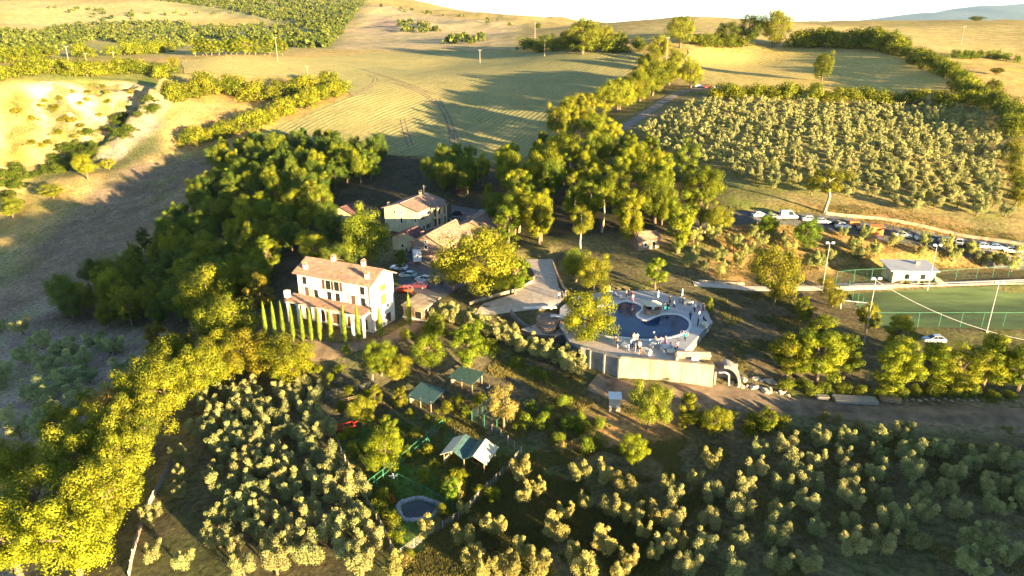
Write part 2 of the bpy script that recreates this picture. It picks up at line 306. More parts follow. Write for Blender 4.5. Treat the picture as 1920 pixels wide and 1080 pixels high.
# ------------------------------------------------------------------ the lie of the land
CP, SP = math.cos(PITCH), math.sin(PITCH)
def ray(px, py):
    cx = (px - 960) / FPX; cy = (540 - py) / FPX
    return np.array([cx, CP + cy * SP, -SP + cy * CP])
def at_z(px, py, z):
    d = ray(px, py); t = (z - CAM.z) / d[2]; return (d[0] * t, d[1] * t, z)
def at_y(px, py, Y):
    d = ray(px, py); t = Y / d[1]; return (d[0] * t, Y, CAM.z + d[2] * t)
ctrl = []
for px, py, z in [
    (960, 1080, -9.5), (1300, 1080, -8.5), (1600, 1080, -8), (1900, 1080, -7), (700, 1080, -10.3), (500, 1080, -11), (300, 1080, -11.5), (150, 1080, -13), (0, 1080, -16),
    (1900, 900, -6.3), (1500, 900, -7), (1200, 900, -8), (1000, 880, -8), (850, 870, -8.3), (780, 950, -9.3), (530, 900, -10.3), (330, 850, -11.5), (220, 850, -13), (80, 830, -19),
    (1900, 770, -5.6), (1650, 765, -5.6), (1500, 755, -5.2), (1330, 742, -4.5), (1150, 750, -5.2), (1165, 712, -3.6), (1250, 718, -3.6), (1340, 722, -3.6), (1000, 740, -6), (850, 740, -6.5), (650, 760, -8), (450, 720, -9), (620, 680, -5.5), (1000, 690, -4.5), (880, 660, -3),
    (1560, 700, -4.6), (1800, 690, -4.4), (1450, 640, -2.2), (1750, 640, -3.6), (1780, 600, -3), (1780, 550, -3), (1600, 560, -2.6), (1900, 550, -3), (1700, 528, -1.3), (1900, 520, -1.3),
    (1450, 470, 1.4), (1350, 500, 0.6), (1600, 470, 1.0), (1800, 480, 1.0), (1400, 415, 5.6), (1500, 412, 5.8), (1700, 440, 4.4), (1900, 470, 3.2), (1330, 420, 5), (1440, 380, 8.3), (1550, 385, 8), (1700, 405, 7), (1880, 425, 5.6),
    (1220, 545, 0.2), (1100, 556, 0.0), (1150, 490, 1.6), (1000, 545, -0.2), (1000, 490, 0.8), (930, 590, -1), (1100, 420, 4.5), (1200, 370, 7.5), (1050, 320, 6), (1000, 400, 4.5),
    (700, 622, -1.5), (560, 600, -1.8), (640, 640, -2.2), (770, 600, -1.2), (790, 510, -0.4), (860, 540, -0.4), (787, 440, 1), (900, 410, 2.2), (850, 350, 4), (680, 400, 1.8), (640, 330, 3.5),
    (700, 292, 5), (1000, 300, 5.5), (500, 268, 6), (800, 200, 17.5), (1080, 210, 19), (950, 250, 11), (640, 180, 22), (480, 250, 9), (600, 230, 13), (330, 278, 5),
    (1180, 232, 18.5), (1270, 165, 27.5), (1340, 165, 28), (1330, 195, 24), (1500, 195, 24), (1700, 200, 23.5), (1250, 260, 16), (1500, 290, 15.5), (1700, 300, 14.5), (1850, 260, 17),
    (1500, 152, 30), (1400, 120, 35), (1650, 150, 30.5), (1760, 165, 29),
    (500, 480, -7), (400, 420, -7), (300, 550, -17), (420, 600, -9.5), (330, 660, -14.5), (200, 480, -15.5), (100, 660, -22), (0, 600, -22), (0, 740, -22), (250, 700, -18), (380, 330, -1), (280, 400, -10.5), (120, 560, -20),
    (380, 290, 2), (200, 312, -.5), (150, 335, -3), (0, 520, -20.5), (0, 445, -15), (100, 400, -12), (500, 350, 0.5), (560, 440, -3), (480, 540, -5.5),
]: ctrl.append(at_z(px, py, z))
for px, py, Y in [
    (0, 390, 283), (60, 352, 286), (0, 320, 294), (0, 250, 310), (0, 165, 324), (100, 290, 308), (110, 220, 322), (100, 150, 345), (200, 240, 334), (200, 190, 342), (230, 150, 378), (290, 180, 350), (310, 150, 390), (250, 235, 324), (190, 300, 307),
    (400, 170, 380), (340, 125, 430), (600, 115, 470), (420, 105, 450), (100, 125, 420), (0, 120, 430), (700, 97, 560), (900, 95, 560), (1030, 97, 500), (800, 130, 480), (450, 200, 360),
    (0, 95, 700), (300, 62, 950), (150, 22, 1300), (0, -5, 1500), (300, 0, 1500), (600, 62, 1000), (560, -10, 1800), (700, 15, 1500), (780, 50, 1000), (850, 36, 1400), (980, 47, 1250), (900, 70, 900),
    (300, -60, 2400), (600, -50, 2600), (-300, -40, 1800), (1000, 62, 2500), (1160, 44, 700), (1300, 33, 680), (1400, 38, 680), (1480, 45, 690), (1600, 49, 700), (1900, 44, 700), (1750, 45, 700), (2300, 40, 800),
    (1300, 72, 470), (1100, 90, 470), (1200, 90, 460), (1430, 84, 465), (1650, 92, 420), (1800, 140, 340), (1900, 200, 290), (1900, 120, 400), (1800, 75, 530), (1880, 330, 225), (1900, 260, 250), (2300, 200, 300),
]: ctrl.append(at_y(px, py, Y))
ctrl += [(-40, 30, -12), (0, 20, -11), (50, 30, -9), (92, 50, -4), (110, 50, 0), (112, 25, 3), (115, 0, 5), (125, -30, 8), (145, 20, 8), (150, 60, 1), (160, 110, 0), (170, 200, 6), (-80, 60, -24), (-140, 80, -34), (-220, 160, -36), (-300, 250, -30), (0, -120, -12), (140, -80, 6),  # includes an unseen rise right of frame, shaped to shade the lower right grove
         (-200, -100, -36), (260, 60, 10), (300, 250, 24), (-240, 262, -22), (-205, 270, -20), (-300, 330, 24), (-500, 400, 30), (-900, 800, 60), (900, 500, 60), (900, 1000, 60), (0, 5000, 30), (3000, 3000, 45), (-3000, 2500, 110), (2500, 6500, 40), (-3000, 0, 20), (3000, 0, 30)]
C = np.array(ctrl)
MQ = 9.0
def kern(A, B): return np.sqrt(((A[:, None, :] - B[None]) ** 2).sum(2) + MQ * MQ)
K = kern(C[:, :2], C[:, :2]); n_ = len(C)
A_ = np.zeros((n_ + 1, n_ + 1)); A_[:n_, :n_] = K - 2.0 * np.eye(n_); A_[:n_, n_] = 1; A_[n_, :n_] = 1
W_ = np.linalg.solve(A_, np.append(C[:, 2], 0))
def raw_h(x, y):
    out = np.empty(x.size); P = np.stack([x.ravel(), y.ravel()], 1)
    for i in range(0, len(P), 20000): out[i:i + 20000] = kern(P[i:i + 20000], C[:, :2]) @ W_[:n_] + W_[n_]
    return out.reshape(x.shape)
def graded(lo, hi, step, far_lo, far_hi, g=1.10):
    a = list(np.arange(lo, hi + 1e-6, step)); s = step; x = a[-1]
    while x < far_hi: s = min(s * g, 220); x += s; a.append(x)
    s = step; x = a[0]; b = []
    while x > far_lo: s = min(s * g, 220); x -= s; b.append(x)
    return np.array(b[::-1] + a)
GX = graded(-232, 165, 1.45, -7000, 7000, 1.05); GY = graded(40, 330, 1.4, -400, 14000, 1.04)
XX, YY = np.meshgrid(GX, GY); HH = raw_h(XX, YY)
far = np.clip((YY - 600) / 500, 0, 1)
HH += fbm(XX, YY, 9, 4, 3) * 0.5 + far * fbm(XX, YY, 230, 5, 9) * 40
def bil(x, y):
    x = np.asarray(x, float); y = np.asarray(y, float)
    i = np.clip(np.searchsorted(GX, x) - 1, 0, len(GX) - 2); j = np.clip(np.searchsorted(GY, y) - 1, 0, len(GY) - 2)
    u = (x - GX[i]) / (GX[i + 1] - GX[i]); v = (y - GY[j]) / (GY[j + 1] - GY[j])
    return (HH[j, i] * (1 - u) + HH[j, i + 1] * u) * (1 - v) + (HH[j + 1, i] * (1 - u) + HH[j + 1, i + 1] * u) * v
def gz(x, y): return float(bil(np.array([x]), np.array([y]))[0])
TS = np.concatenate([np.arange(40, 700, 0.8), np.geomspace(700, 12000, 400)])
def G(px, py):
    d = ray(px, py); X = d[0] * TS; Y = d[1] * TS; Z = CAM.z + d[2] * TS; below = Z < bil(X, Y)
    k = int(np.argmax(below)) if below.any() else len(TS) - 1
    a, b = TS[max(k - 1, 0)], TS[k]
    for _ in range(14):
        m = (a + b) / 2
        if CAM.z + d[2] * m < gz(d[0] * m, d[1] * m): b = m
        else: a = m
    return Vector((d[0] * b, d[1] * b, gz(d[0] * b, d[1] * b)))
def depth(p): return (p[1] * CP - (p[2] - CAM.z) * SP)
def mpp(p): return depth(p) / FPX          # metres per photo pixel at p
def proj(p):
    p = Vector(p) - CAM; dz = p.y * CP - p.z * SP; return (960 + FPX * p.x / dz, 540 - FPX * (p.y * SP + p.z * CP) / dz)
def flatten(poly, z, blend):
    global HH
    P = np.stack([XX.ravel(), YY.ravel()], 1); near = (P[:, 0] > min(q[0] for q in poly) - blend) & (P[:, 0] < max(q[0] for q in poly) + blend) & (P[:, 1] > min(q[1] for q in poly) - blend) & (P[:, 1] < max(q[1] for q in poly) + blend)
    idx = np.where(near)[0]; ins = pip(P[idx], poly); d = pdist(P[idx], poly); w = np.where(ins, 1, np.clip(1 - d / blend, 0, 1)); w = w * w * (3 - 2 * w)
    H = HH.ravel(); zz = z if not callable(z) else z(P[idx]); H[idx] = H[idx] * (1 - w) + zz * w; HH = H.reshape(HH.shape)

# ------------------------------------------------------------------ levelled pads, then the ground sheet
def wz(pts, z): return [at_z(a, b, z)[:2] for a, b in pts]
def wg(pts): return [tuple(G(a, b)) for a, b in pts]
DECK_PX = [(1050, 578), (1075, 556), (1140, 545), (1230, 545), (1322, 571), (1334, 603), (1283, 658), (1272, 667), (1338, 685), (1163, 670), (1105, 653), (1068, 640), (1048, 610)]
DECK = wz(DECK_PX, 0.0)
VC = Vector((-27.3, 127.4)); VU = Vector((math.cos(math.radians(-24.9)), math.sin(math.radians(-24.9)))); VV = Vector((-VU.y, VU.x)); VL = 18.0; VD = 7.6
def vil(x, y): return tuple(VC + VU * (x - VL) + VV * y)      # villa frame: x along the facade, y to the back
flatten([vil(-3, -6), vil(VL + 4, -6), vil(VL + 5, VD + 3), vil(-3, VD + 3)], -1.6, 7)
PITCH_Z = -3.0
PITCHP = wz([(1592, 553), (1700, 551), (1920, 547), (2150, 543), (2150, 618), (1920, 618), (1640, 612)], PITCH_Z)
flatten(PITCHP, PITCH_Z, 5)
flatten(wz([(1560, 500), (1760, 500), (2100, 505), (2100, 536), (1560, 536)], -1.4), -1.4, 2.0)
flatten(wz([(745, 478), (805, 468), (835, 520), (800, 545), (745, 525)], -0.4), -0.4, 5)
flatten(wz([(700, 385), (860, 380), (930, 405), (930, 470), (760, 475), (700, 440)], 1.0), 1.0, 6)
flatten(wz([(905, 572), (985, 545), (985, 487), (1038, 487), (1060, 555), (1000, 580)], -0.1), -0.1, 4)
PONDC = G(784, 955)
flatten([(PONDC.x + 5 * math.cos(t), PONDC.y + 5 * math.sin(t)) for t in np.linspace(0, 6.28, 16)], PONDC.z, 3)
SHEDC = G(882, 868); flatten([(SHEDC.x + 6 * math.cos(t), SHEDC.y + 6 * math.sin(t)) for t in np.linspace(0, 6.28, 16)], SHEDC.z, 4)
# under the pool terrace the natural slope stays below the slab
PP = np.stack([XX.ravel(), YY.ravel()], 1); dk = (np.abs(PP[:, 0] - 20) < 60) & (PP[:, 1] > 85) & (PP[:, 1] < 170)
ii = np.where(dk)[0]; ins = pip(PP[ii], DECK); Hf = HH.ravel(); Hf[ii] = np.where(ins, np.minimum(Hf[ii], -1.9), Hf[ii])
fr = pdist(PP[ii], [DECK[8], DECK[9], DECK[10], DECK[11]], False) < 3.5; Hf[ii] = np.where(fr, np.minimum(Hf[ii], -3.4), Hf[ii])
HH = Hf.reshape(HH.shape)
# ravine erosion on the left: gullies down the bare cliff
cl = wg([(0, 165), (110, 150), (230, 150), (310, 165), (290, 205), (200, 260), (100, 310), (0, 340), (-120, 330), (-150, 180)])
d_in = np.where(pip(PP, cl), np.clip(pdist(PP, cl) / 8, 0, 1), 0)
along = PP[:, 0] * 0.63 + PP[:, 1] * 0.77
HH = (HH.ravel() + d_in * (fbm(along, along * 0 + 3.3, 9, 4, 41) * 11 + fbm(PP[:, 0], PP[:, 1], 10, 5, 43) * 8)).reshape(HH.shape)
spur = wg([(315, 172), (290, 195), (250, 235), (215, 275), (185, 305)])
dS = pdist(PP, spur, False); HH = (HH.ravel() + 7.5 * np.clip(1 - dS / 9, 0, 1) ** 1.3 * (0.75 + 1.8 * fbm(PP[:, 0], PP[:, 1], 7, 4, 51))).reshape(HH.shape)

# soil colours (albedo by what grows or lies there; cliff foot darkened as painted shade)
col = np.tile(np.array([0.38, 0.275, 0.10]), (len(PP), 1))
def zone(px, c, blend=5.0, world=None):
    poly = world or wg(px); xs = [q[0] for q in poly]; ys = [q[1] for q in poly]
    k = np.where((PP[:, 0] > min(xs) - blend) & (PP[:, 0] < max(xs) + blend) & (PP[:, 1] > min(ys) - blend) & (PP[:, 1] < max(ys) + blend))[0]
    d = pdist(PP[k], poly) * np.where(pip(PP[k], poly), 1, -1) + fbm(PP[k, 0], PP[k, 1], 9, 3, 77) * blend * 2
    w = np.clip(d / blend * 0.5 + 0.5, 0, 1)[:, None]; col[k] = col[k] * (1 - w) + np.array(c) * w
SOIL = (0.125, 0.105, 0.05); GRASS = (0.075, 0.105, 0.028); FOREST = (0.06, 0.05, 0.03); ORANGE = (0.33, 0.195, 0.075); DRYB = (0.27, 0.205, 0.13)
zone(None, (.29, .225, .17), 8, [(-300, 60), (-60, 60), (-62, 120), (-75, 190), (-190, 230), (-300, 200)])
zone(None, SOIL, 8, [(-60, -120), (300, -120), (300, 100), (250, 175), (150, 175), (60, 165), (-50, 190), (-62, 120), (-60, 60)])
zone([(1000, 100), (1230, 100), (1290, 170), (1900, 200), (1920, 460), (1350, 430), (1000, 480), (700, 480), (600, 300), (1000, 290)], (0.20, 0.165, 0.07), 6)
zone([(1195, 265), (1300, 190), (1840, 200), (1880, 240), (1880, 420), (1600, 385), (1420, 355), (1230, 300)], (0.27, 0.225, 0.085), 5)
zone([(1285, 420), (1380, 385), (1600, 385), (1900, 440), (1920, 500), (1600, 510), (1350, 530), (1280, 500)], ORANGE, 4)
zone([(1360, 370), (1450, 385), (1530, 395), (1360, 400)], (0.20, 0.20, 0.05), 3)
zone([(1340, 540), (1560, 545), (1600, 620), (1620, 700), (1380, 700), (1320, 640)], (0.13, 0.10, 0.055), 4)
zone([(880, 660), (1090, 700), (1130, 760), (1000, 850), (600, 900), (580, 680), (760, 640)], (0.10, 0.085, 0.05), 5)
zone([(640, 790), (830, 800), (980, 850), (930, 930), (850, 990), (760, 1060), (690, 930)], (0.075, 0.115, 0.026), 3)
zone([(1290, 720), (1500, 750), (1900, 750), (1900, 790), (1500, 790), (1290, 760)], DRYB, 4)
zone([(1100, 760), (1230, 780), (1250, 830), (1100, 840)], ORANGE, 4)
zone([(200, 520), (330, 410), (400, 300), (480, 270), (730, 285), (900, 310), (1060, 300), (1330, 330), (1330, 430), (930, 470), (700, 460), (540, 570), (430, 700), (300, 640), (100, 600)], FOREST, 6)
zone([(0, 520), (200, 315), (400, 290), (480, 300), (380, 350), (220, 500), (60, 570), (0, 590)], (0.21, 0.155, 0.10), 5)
zone([(60, 300), (310, 170), (310, 290), (200, 320), (60, 360)], (0.11, 0.11, 0.05), 4)
zone(None, (0.40, 0.285, 0.14), 4, cl)
zone([(0, 240), (70, 235), (70, 290), (0, 300)], (.46, .37, .24), 3); zone([(130, 195), (180, 190), (190, 225), (140, 240)], (.46, .37, .24), 3)
zone([(0, 165), (110, 155), (230, 150), (200, 185), (100, 185), (0, 195)], (.26, .23, .08), 4); zone([(60, 315), (200, 250), (280, 200), (300, 170), (300, 215), (200, 285), (60, 350)], (.12, .12, .045), 4)  # second zone: darker soil paints the shadow band below the cliff
zone([(290, 180), (320, 175), (300, 240), (200, 310), (180, 290)], (0.22, 0.175, 0.13), 2)
zone([(330, 280), (480, 250), (650, 180), (660, 150), (450, 150), (330, 170), (310, 220)], (0.34, 0.22, 0.085), 5)
zone([(0, 165), (310, 150), (340, 120), (100, 125), (0, 135)], (0.20, 0.20, 0.06), 8)
for pl, c in (([(0, 0), (280, 0), (480, 28), (330, 45), (150, 48), (0, 62)], (.46, .35, .15)), ([(640, 60), (700, 8), (980, 48), (900, 90), (620, 92)], (.46, .34, .18)), ([(700, 30), (800, 38), (760, 60), (690, 55)], (.42, .29, .19)), ([(820, 70), (980, 58), (960, 90), (840, 88)], (.42, .31, .16)),
              ([(0, 62), (330, 42), (560, 48), (600, 90), (340, 100), (0, 115)], (.33, .28, .10)), ([(280, 0), (690, 0), (640, 60), (610, 92), (540, 45)], (.24, .22, .10)), ([(1160, 60), (1300, 32), (1480, 46), (1700, 50), (1918, 50), (1918, 100), (1700, 90), (1300, 70)], (.46, .34, .13)), ([(1800, 120), (1918, 130), (1918, 190), (1850, 180)], (.46, .31, .11))):
    zone(pl, c, 14)
zone([(930, 450), (1130, 470), (1330, 460), (1340, 530), (1150, 550), (930, 545)], (0.14, 0.115, 0.055), 4)
kc = np.where(pip(PP, cl))[0]; fa = fbm(PP[kc, 0] * .63 + PP[kc, 1] * .77, (PP[kc, 0] * .77 - PP[kc, 1] * .63) * .35, 12, 4, 91); fg = fbm(PP[kc, 0], PP[kc, 1], 8, 4, 95); ed = np.clip(pdist(PP[kc], cl) / 5, 0, 1)[:, None]
cc = np.array([.42, .30, .155]) + np.clip(fa * 4, -1, 1)[:, None] * np.array([.14, .13, .10]); gw = np.clip((fg - .03) * 14, 0, 1)[:, None] * .85; cc = cc * (1 - gw) + np.array([.13, .125, .04]) * gw; col[kc] = col[kc] * (1 - ed) + cc * ed
nx, ny = len(GX), len(GY)
J, I = np.meshgrid(np.arange(ny - 1), np.arange(nx - 1), indexing='ij'); b0 = (J * nx + I).ravel()
F = np.stack([b0, b0 + 1, b0 + nx + 1, b0 + nx], 1)
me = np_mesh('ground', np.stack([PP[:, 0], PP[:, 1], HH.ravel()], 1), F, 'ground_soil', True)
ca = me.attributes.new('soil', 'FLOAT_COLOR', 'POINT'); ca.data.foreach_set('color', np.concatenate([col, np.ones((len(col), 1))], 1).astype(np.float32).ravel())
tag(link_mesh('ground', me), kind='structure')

# distant blue range beyond the right-hand hill
def mountains():
    xs = np.linspace(2200, 9500, 140); ys = np.linspace(8200, 11500, 24); X, Y = np.meshgrid(xs, ys); MS = 2.0
    prof = np.clip((X - 4300) / 2600, 0, 1) ** 0.8 * 330 + np.clip((X - 3600) / 900, 0, 1) * 40
    Z = (prof * (0.85 + 0.5 * fbm(X, X * 0 + 1.7, 900, 4, 5)) + 40 * fbm(X, Y, 500, 4, 6)) * np.clip(np.sin((Y - 8200) / 3300 * math.pi), 0, 1) ** 0.7 + 20
    n = len(xs); J, I = np.meshgrid(np.arange(len(ys) - 1), np.arange(n - 1), indexing='ij'); b = (J * n + I).ravel()
    mat('far_forest', (0.05, 0.075, 0.06), 0.95, 0.3, 0.004)
    tag(link_mesh('mountain_range', np_mesh('mountain_range', np.stack([X.ravel() * MS, Y.ravel() * MS, Z.ravel() * MS], 1), np.stack([b, b + 1, b + n + 1, b + n], 1), 'far_forest', True)), kind='structure')
mountains()

# ------------------------------------------------------------------ draped sheets: fields, roads, paths
def dens(poly, step):
    out = []
    for i in range(len(poly)):
        a = Vector(poly[i][:2]); b = Vector(poly[(i + 1) % len(poly)][:2]); k = max(1, int((b - a).length / step))
        for j in range(k): out.append(tuple(a.lerp(b, j / k)))
    return out
def sheet(name, poly, m, step, off, holes=(), z=None, kind='structure', wob=0.0):
    loop = dens(poly, step)
    if wob: loop = [(x + rnd.uniform(-wob, wob), y + rnd.uniform(-wob, wob)) for x, y in loop]
    pts = list(loop); edges = [(i, (i + 1) % len(loop)) for i in range(len(loop))]
    for h in holes:
        b = len(pts); pts += list(h); edges += [(b + i, b + (i + 1) % len(h)) for i in range(len(h))]
    xs = np.arange(min(p[0] for p in poly), max(p[0] for p in poly), step); ys = np.arange(min(p[1] for p in poly), max(p[1] for p in poly), step)
    gp = np.stack([a.ravel() for a in np.meshgrid(xs, ys)], 1); gp = gp[pip(gp, loop) & (pdist(gp, loop) > step * 0.4)]
    pts += [tuple(p) for p in gp]
    vs, es, fs = delaunay_2d_cdt([Vector(p) for p in pts], edges, [], 1, 1e-4)[:3]
    V = np.array([(v.x, v.y) for v in vs]); cen = np.array([V[list(f)].mean(0) for f in fs]); keep = pip(cen, loop)
    for h in holes: keep &= ~pip(cen, h)
    Z = bil(V[:, 0], V[:, 1]) + off if z is None else np.full(len(V), z)
    me = bpy.data.meshes.new(name); me.from_pydata([(x, y, c) for (x, y), c in zip(V, Z)], [], [tuple(f) for f, k in zip(fs, keep) if k]); me.update()
    me.polygons.foreach_set('use_smooth', [True] * len(me.polygons))
    return tag(link_mesh(name, me, m), kind=kind)
def road(name, pxs, width, m, off=0.09, world=None, step=1.5):
    P = [Vector(p) for p in (world or wg(pxs))]; L = []
    for i in range(len(P) - 1):            # Catmull-Rom
        p0, p1, p2, p3 = P[max(i - 1, 0)], P[i], P[i + 1], P[min(i + 2, len(P) - 1)]; k = max(2, int((p2 - p1).length / step))
        for j in range(k):
            t = j / k; L.append(0.5 * ((2 * p1) + (p2 - p0) * t + (2 * p0 - 5 * p1 + 4 * p2 - p3) * t * t + (3 * p1 - p0 - 3 * p2 + p3) * t ** 3))
    L.append(P[-1]); V = []; F = []; ns = 6
    for i, p in enumerate(L):
        d = (L[min(i + 1, len(L) - 1)] - L[max(i - 1, 0)]); d.z = 0; d.normalize(); nrm = Vector((-d.y, d.x, 0)); w = width * (1 + 0.12 * math.sin(i * 0.7) * math.sin(i * 0.23))
        for k in range(ns + 1):
            q = p + nrm * w * (k / ns - 0.5); e = abs(k / ns - 0.5) * 2; V.append((q.x, q.y, gz(q.x, q.y) + off - 0.07 * e ** 4))
    for i in range(len(L) - 1):
        for k in range(ns): a = i * (ns + 1) + k; F.append((a, a + 1, a + ns + 2, a + ns + 1))
    me = np_mesh(name, np.array(V), np.array(F), m, True); return tag(link_mesh(name, me), kind='structure')
sheet('hay_field', wg([(398, 294), (480, 256), (570, 218), (664, 180), (600, 150), (460, 140), (345, 138), (340, 116), (560, 110), (700, 100), (850, 94), (1000, 99), (1205, 99), (1196, 122), (1120, 192), (1060, 245), (1010, 292), (850, 298), (700, 290), (560, 296), (450, 303)]), 'field_green', 6, 0.22, wob=0.6)
sheet('stubble_field', wg([(1292, 94), (1480, 97), (1690, 107), (1760, 140), (1788, 170), (1600, 178), (1400, 166), (1300, 158), (1312, 140), (1285, 112)]), 'field_gold', 6, 0.22, wob=0.6)
road('parking_road', [(1270, 436), (1340, 414), (1430, 408), (1560, 418), (1700, 442), (1920, 478), (2050, 500)], 7.0, 'asphalt')
road('hill_track', [(1120, 262), (1180, 232), (1235, 196), (1282, 171), (1345, 168)], 5.5, 'track_gravel', 0.16)
road('field_track', [(80, 505), (110, 480), (160, 430), (240, 385), (330, 345)], 3.0, 'dirt', 0.12)
road('dirt_lane', [(1110, 715), (1200, 738), (1330, 738), (1450, 756), (1600, 772), (1780, 778), (2050, 778)], 5.0, 'dirt')
road('footpath', [(1300, 532), (1420, 541), (1500, 540), (1568, 536), (1700, 534), (1920, 527), (2080, 524)], 2.6, 'gravel')
road('villa_path', [(560, 652), (640, 655), (720, 640), (780, 610), (860, 590)], 3.2, 'dirt', 0.12)
sheet('parking_yard', wg([(748, 478), (802, 470), (840, 500), (870, 535), (830, 560), (790, 560), (748, 528)]), 'asphalt', 2, 0.10)
sheet('farm_yard', wg([(846, 385), (935, 390), (945, 415), (880, 425), (846, 420)]), 'asphalt', 2, 0.10)
sheet('driveway', wg([(985, 487), (1036, 486), (1048, 540), (1062, 555), (1046, 574), (1000, 582), (930, 590), (890, 590), (906, 570), (960, 553), (994, 535), (1003, 515)]), 'gravel', 2, 0.10)
for k, pl in enumerate([[(735, 155), (790, 175), (830, 205), (845, 235), (855, 262)], [(820, 185), (835, 215), (846, 245), (848, 270)], [(680, 130), (740, 150), (800, 172), (830, 182)], [(770, 275), (760, 245), (755, 225)], [(655, 182), (690, 165), (705, 150), (690, 140)]]):
    for s in (-1.0, 1.0): road('tractor_track', None, .7, 'dirt', .30, world=[(q[0] + s, q[1] + s * .3, q[2]) for q in wg(pl)], step=4)
sheet('football_pitch', PITCHP, 'pitch', 4, 0.06)

# ------------------------------------------------------------------ pool terrace
def smooth_loop(P, n=8):
    out = []
    for i in range(len(P)):
        p0, p1, p2, p3 = [Vector(P[(i + k) % len(P)]) for k in (-1, 0, 1, 2)]
        for j in range(n):
            t = j / n; q = 0.5 * ((2 * p1) + (p2 - p0) * t + (2 * p0 - 5 * p1 + 4 * p2 - p3) * t * t + (3 * p1 - p0 - 3 * p2 + p3) * t ** 3); out.append((q.x, q.y))
    return out
def area(P): return sum(P[i][0] * P[(i + 1) % len(P)][1] - P[(i + 1) % len(P)][0] * P[i][1] for i in range(len(P)))
POOL = smooth_loop(wz([(1100, 600), (1118, 576), (1152, 571), (1172, 565), (1195, 570), (1203, 578), (1192, 589), (1198, 597), (1215, 600), (1240, 590), (1270, 590), (1290, 602), (1288, 618), (1262, 630), (1215, 636), (1170, 632), (1130, 628), (1104, 618)], 0))
if area(POOL) < 0: POOL = POOL[::-1]
def offset(P, d):
    out = []; n = len(P)
    for i in range(n):
        a = Vector(P[i - 1]); b = Vector(P[(i + 1) % n]); t = (b - a).normalized(); out.append((P[i][0] + t.y * d, P[i][1] - t.x * d))
    return out
RIM = offset(POOL, 0.55)
if area(DECK) < 0: DECK = DECK[::-1]
slab = empty('pool_deck', (0, 0, 0)); tag(slab, kind='structure')
split = wz([(1060, 633), (1110, 637), (1170, 645), (1230, 647), (1283, 652)], 0)
d1 = sheet('paving', DECK, 'deck', 2, 0, holes=[RIM], z=0.0); d1.parent = slab
del d1['kind']
mb = MB(); dl = dens(DECK, 30)
for i in range(len(dl)):
    a, b = dl[i], dl[(i + 1) % len(dl)]; mb.add([(a[0], a[1], -4.6), (b[0], b[1], -4.6), (b[0], b[1], 0), (a[0], a[1], 0)], [(0, 1, 2, 3)])
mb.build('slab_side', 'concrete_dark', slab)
lt = sheet('lower_paving', wz([(1066, 640), (1110, 637), (1170, 646), (1230, 648), (1281, 656), (1272, 666), (1330, 683), (1163, 669), (1105, 652)], 0), 'deck_warm', 2, 0, z=0.012); lt.parent = slab; del lt['kind']
pool = empty('swimming_pool', (Vector(POOL[0]).x, Vector(POOL[0]).y, 0), 0, 'dark blue kidney shaped swimming pool with pale stone rim in the terrace', 'pool')
def rel(o, par): o.parent = par; o.matrix_parent_inverse = Matrix.Translation(-par.location)
w = sheet('water', POOL, 'pool_water', 1.5, 0, z=-0.16); del w['kind']; rel(w, pool)
mb = MB(); n = len(POOL)
for i in range(n):
    j = (i + 1) % n; a, b, c, d = POOL[i], POOL[j], RIM[j], RIM[i]
    mb.add([(*a, .05), (*b, .05), (*c, .05), (*d, .05), (*a, -.3), (*b, -.3), (*c, -.02), (*d, -.02)], [(1, 0, 3, 2), (0, 1, 5, 4), (3, 7, 6, 2)])
rel(mb.build('coping', 'coping'), pool)
mb = MB()
for dx in (0, .5):
    q = Vector(at_z(1282, 628, 0)); q.x += dx
    mb.path([q + Vector((-.6, .3, -.5)), q + Vector((-.5, .3, .75)), q + Vector((-.1, 0, .9)), q + Vector((.3, -.2, .7)), q + Vector((.35, -.25, 0))], [.035] * 5, 6)
rel(mb.build('ladder', 'metal_grey'), pool)
# retaining wall in front: lit concrete run, darker angled run with buttresses
def wall_run(name, pts, h0, h1, th, m, label, cat='wall', cap=None, rise=0.0, parts=None):
    P = [Vector(p[:2]) for p in pts]; c = P[0]; r = empty(name, (c.x, c.y, h0), 0, label, cat); mb = MB(); mc = MB()
    for i in range(len(P) - 1):
        a, b = P[i] - c, P[i + 1] - c; d = (b - a).normalized(); nn = Vector((-d.y, d.x)) * th
        z0a = h0 if h0 is not None else 0
        mb.add([(*a, 0), (*b, 0), (*(b + nn), 0), (*(a + nn), 0), (*a, h1 - h0), (*b, h1 - h0), (*(b + nn), h1 - h0), (*(a + nn), h1 - h0)], [(0, 3, 2, 1), (4, 5, 6, 7), (0, 1, 5, 4), (1, 2, 6, 5), (2, 3, 7, 6), (3, 0, 4, 7)])
        if cap:
            e = nn.normalized() * 0.08; mc.add([(*(a - e), h1 - h0), (*(b - e), h1 - h0), (*(b + nn + e), h1 - h0), (*(a + nn + e), h1 - h0)] + [(*(q), h1 - h0 + .1) for q in (a - e, b - e, b + nn + e, a + nn + e)], [(4, 5, 6, 7), (0, 1, 5, 4), (1, 2, 6, 5), (2, 3, 7, 6), (3, 0, 4, 7)])
    mb.build('wall_body', m, r)
    if cap: mc.build('coping', cap, r)
    return r
wf = wz([(1163, 670.5), (1338, 686)], 0.0)
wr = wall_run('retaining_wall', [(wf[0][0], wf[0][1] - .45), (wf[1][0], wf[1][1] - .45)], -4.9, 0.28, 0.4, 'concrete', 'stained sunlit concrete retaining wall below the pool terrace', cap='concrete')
d_ = Vector((wf[1][0] - wf[0][0], wf[1][1] - wf[0][1])); 
for k in (2, 4):
    q = d_ * (k / 6); jb = MB(); jb.box((q.x, q.y - .03, 2.5), (.06, .06, 4.9), math.atan2(d_.y, d_.x)); jb.build('joint_strip', 'concrete', wr)
ws = wz([(1088, 651), (1107, 654), (1161, 670)], 0.0)
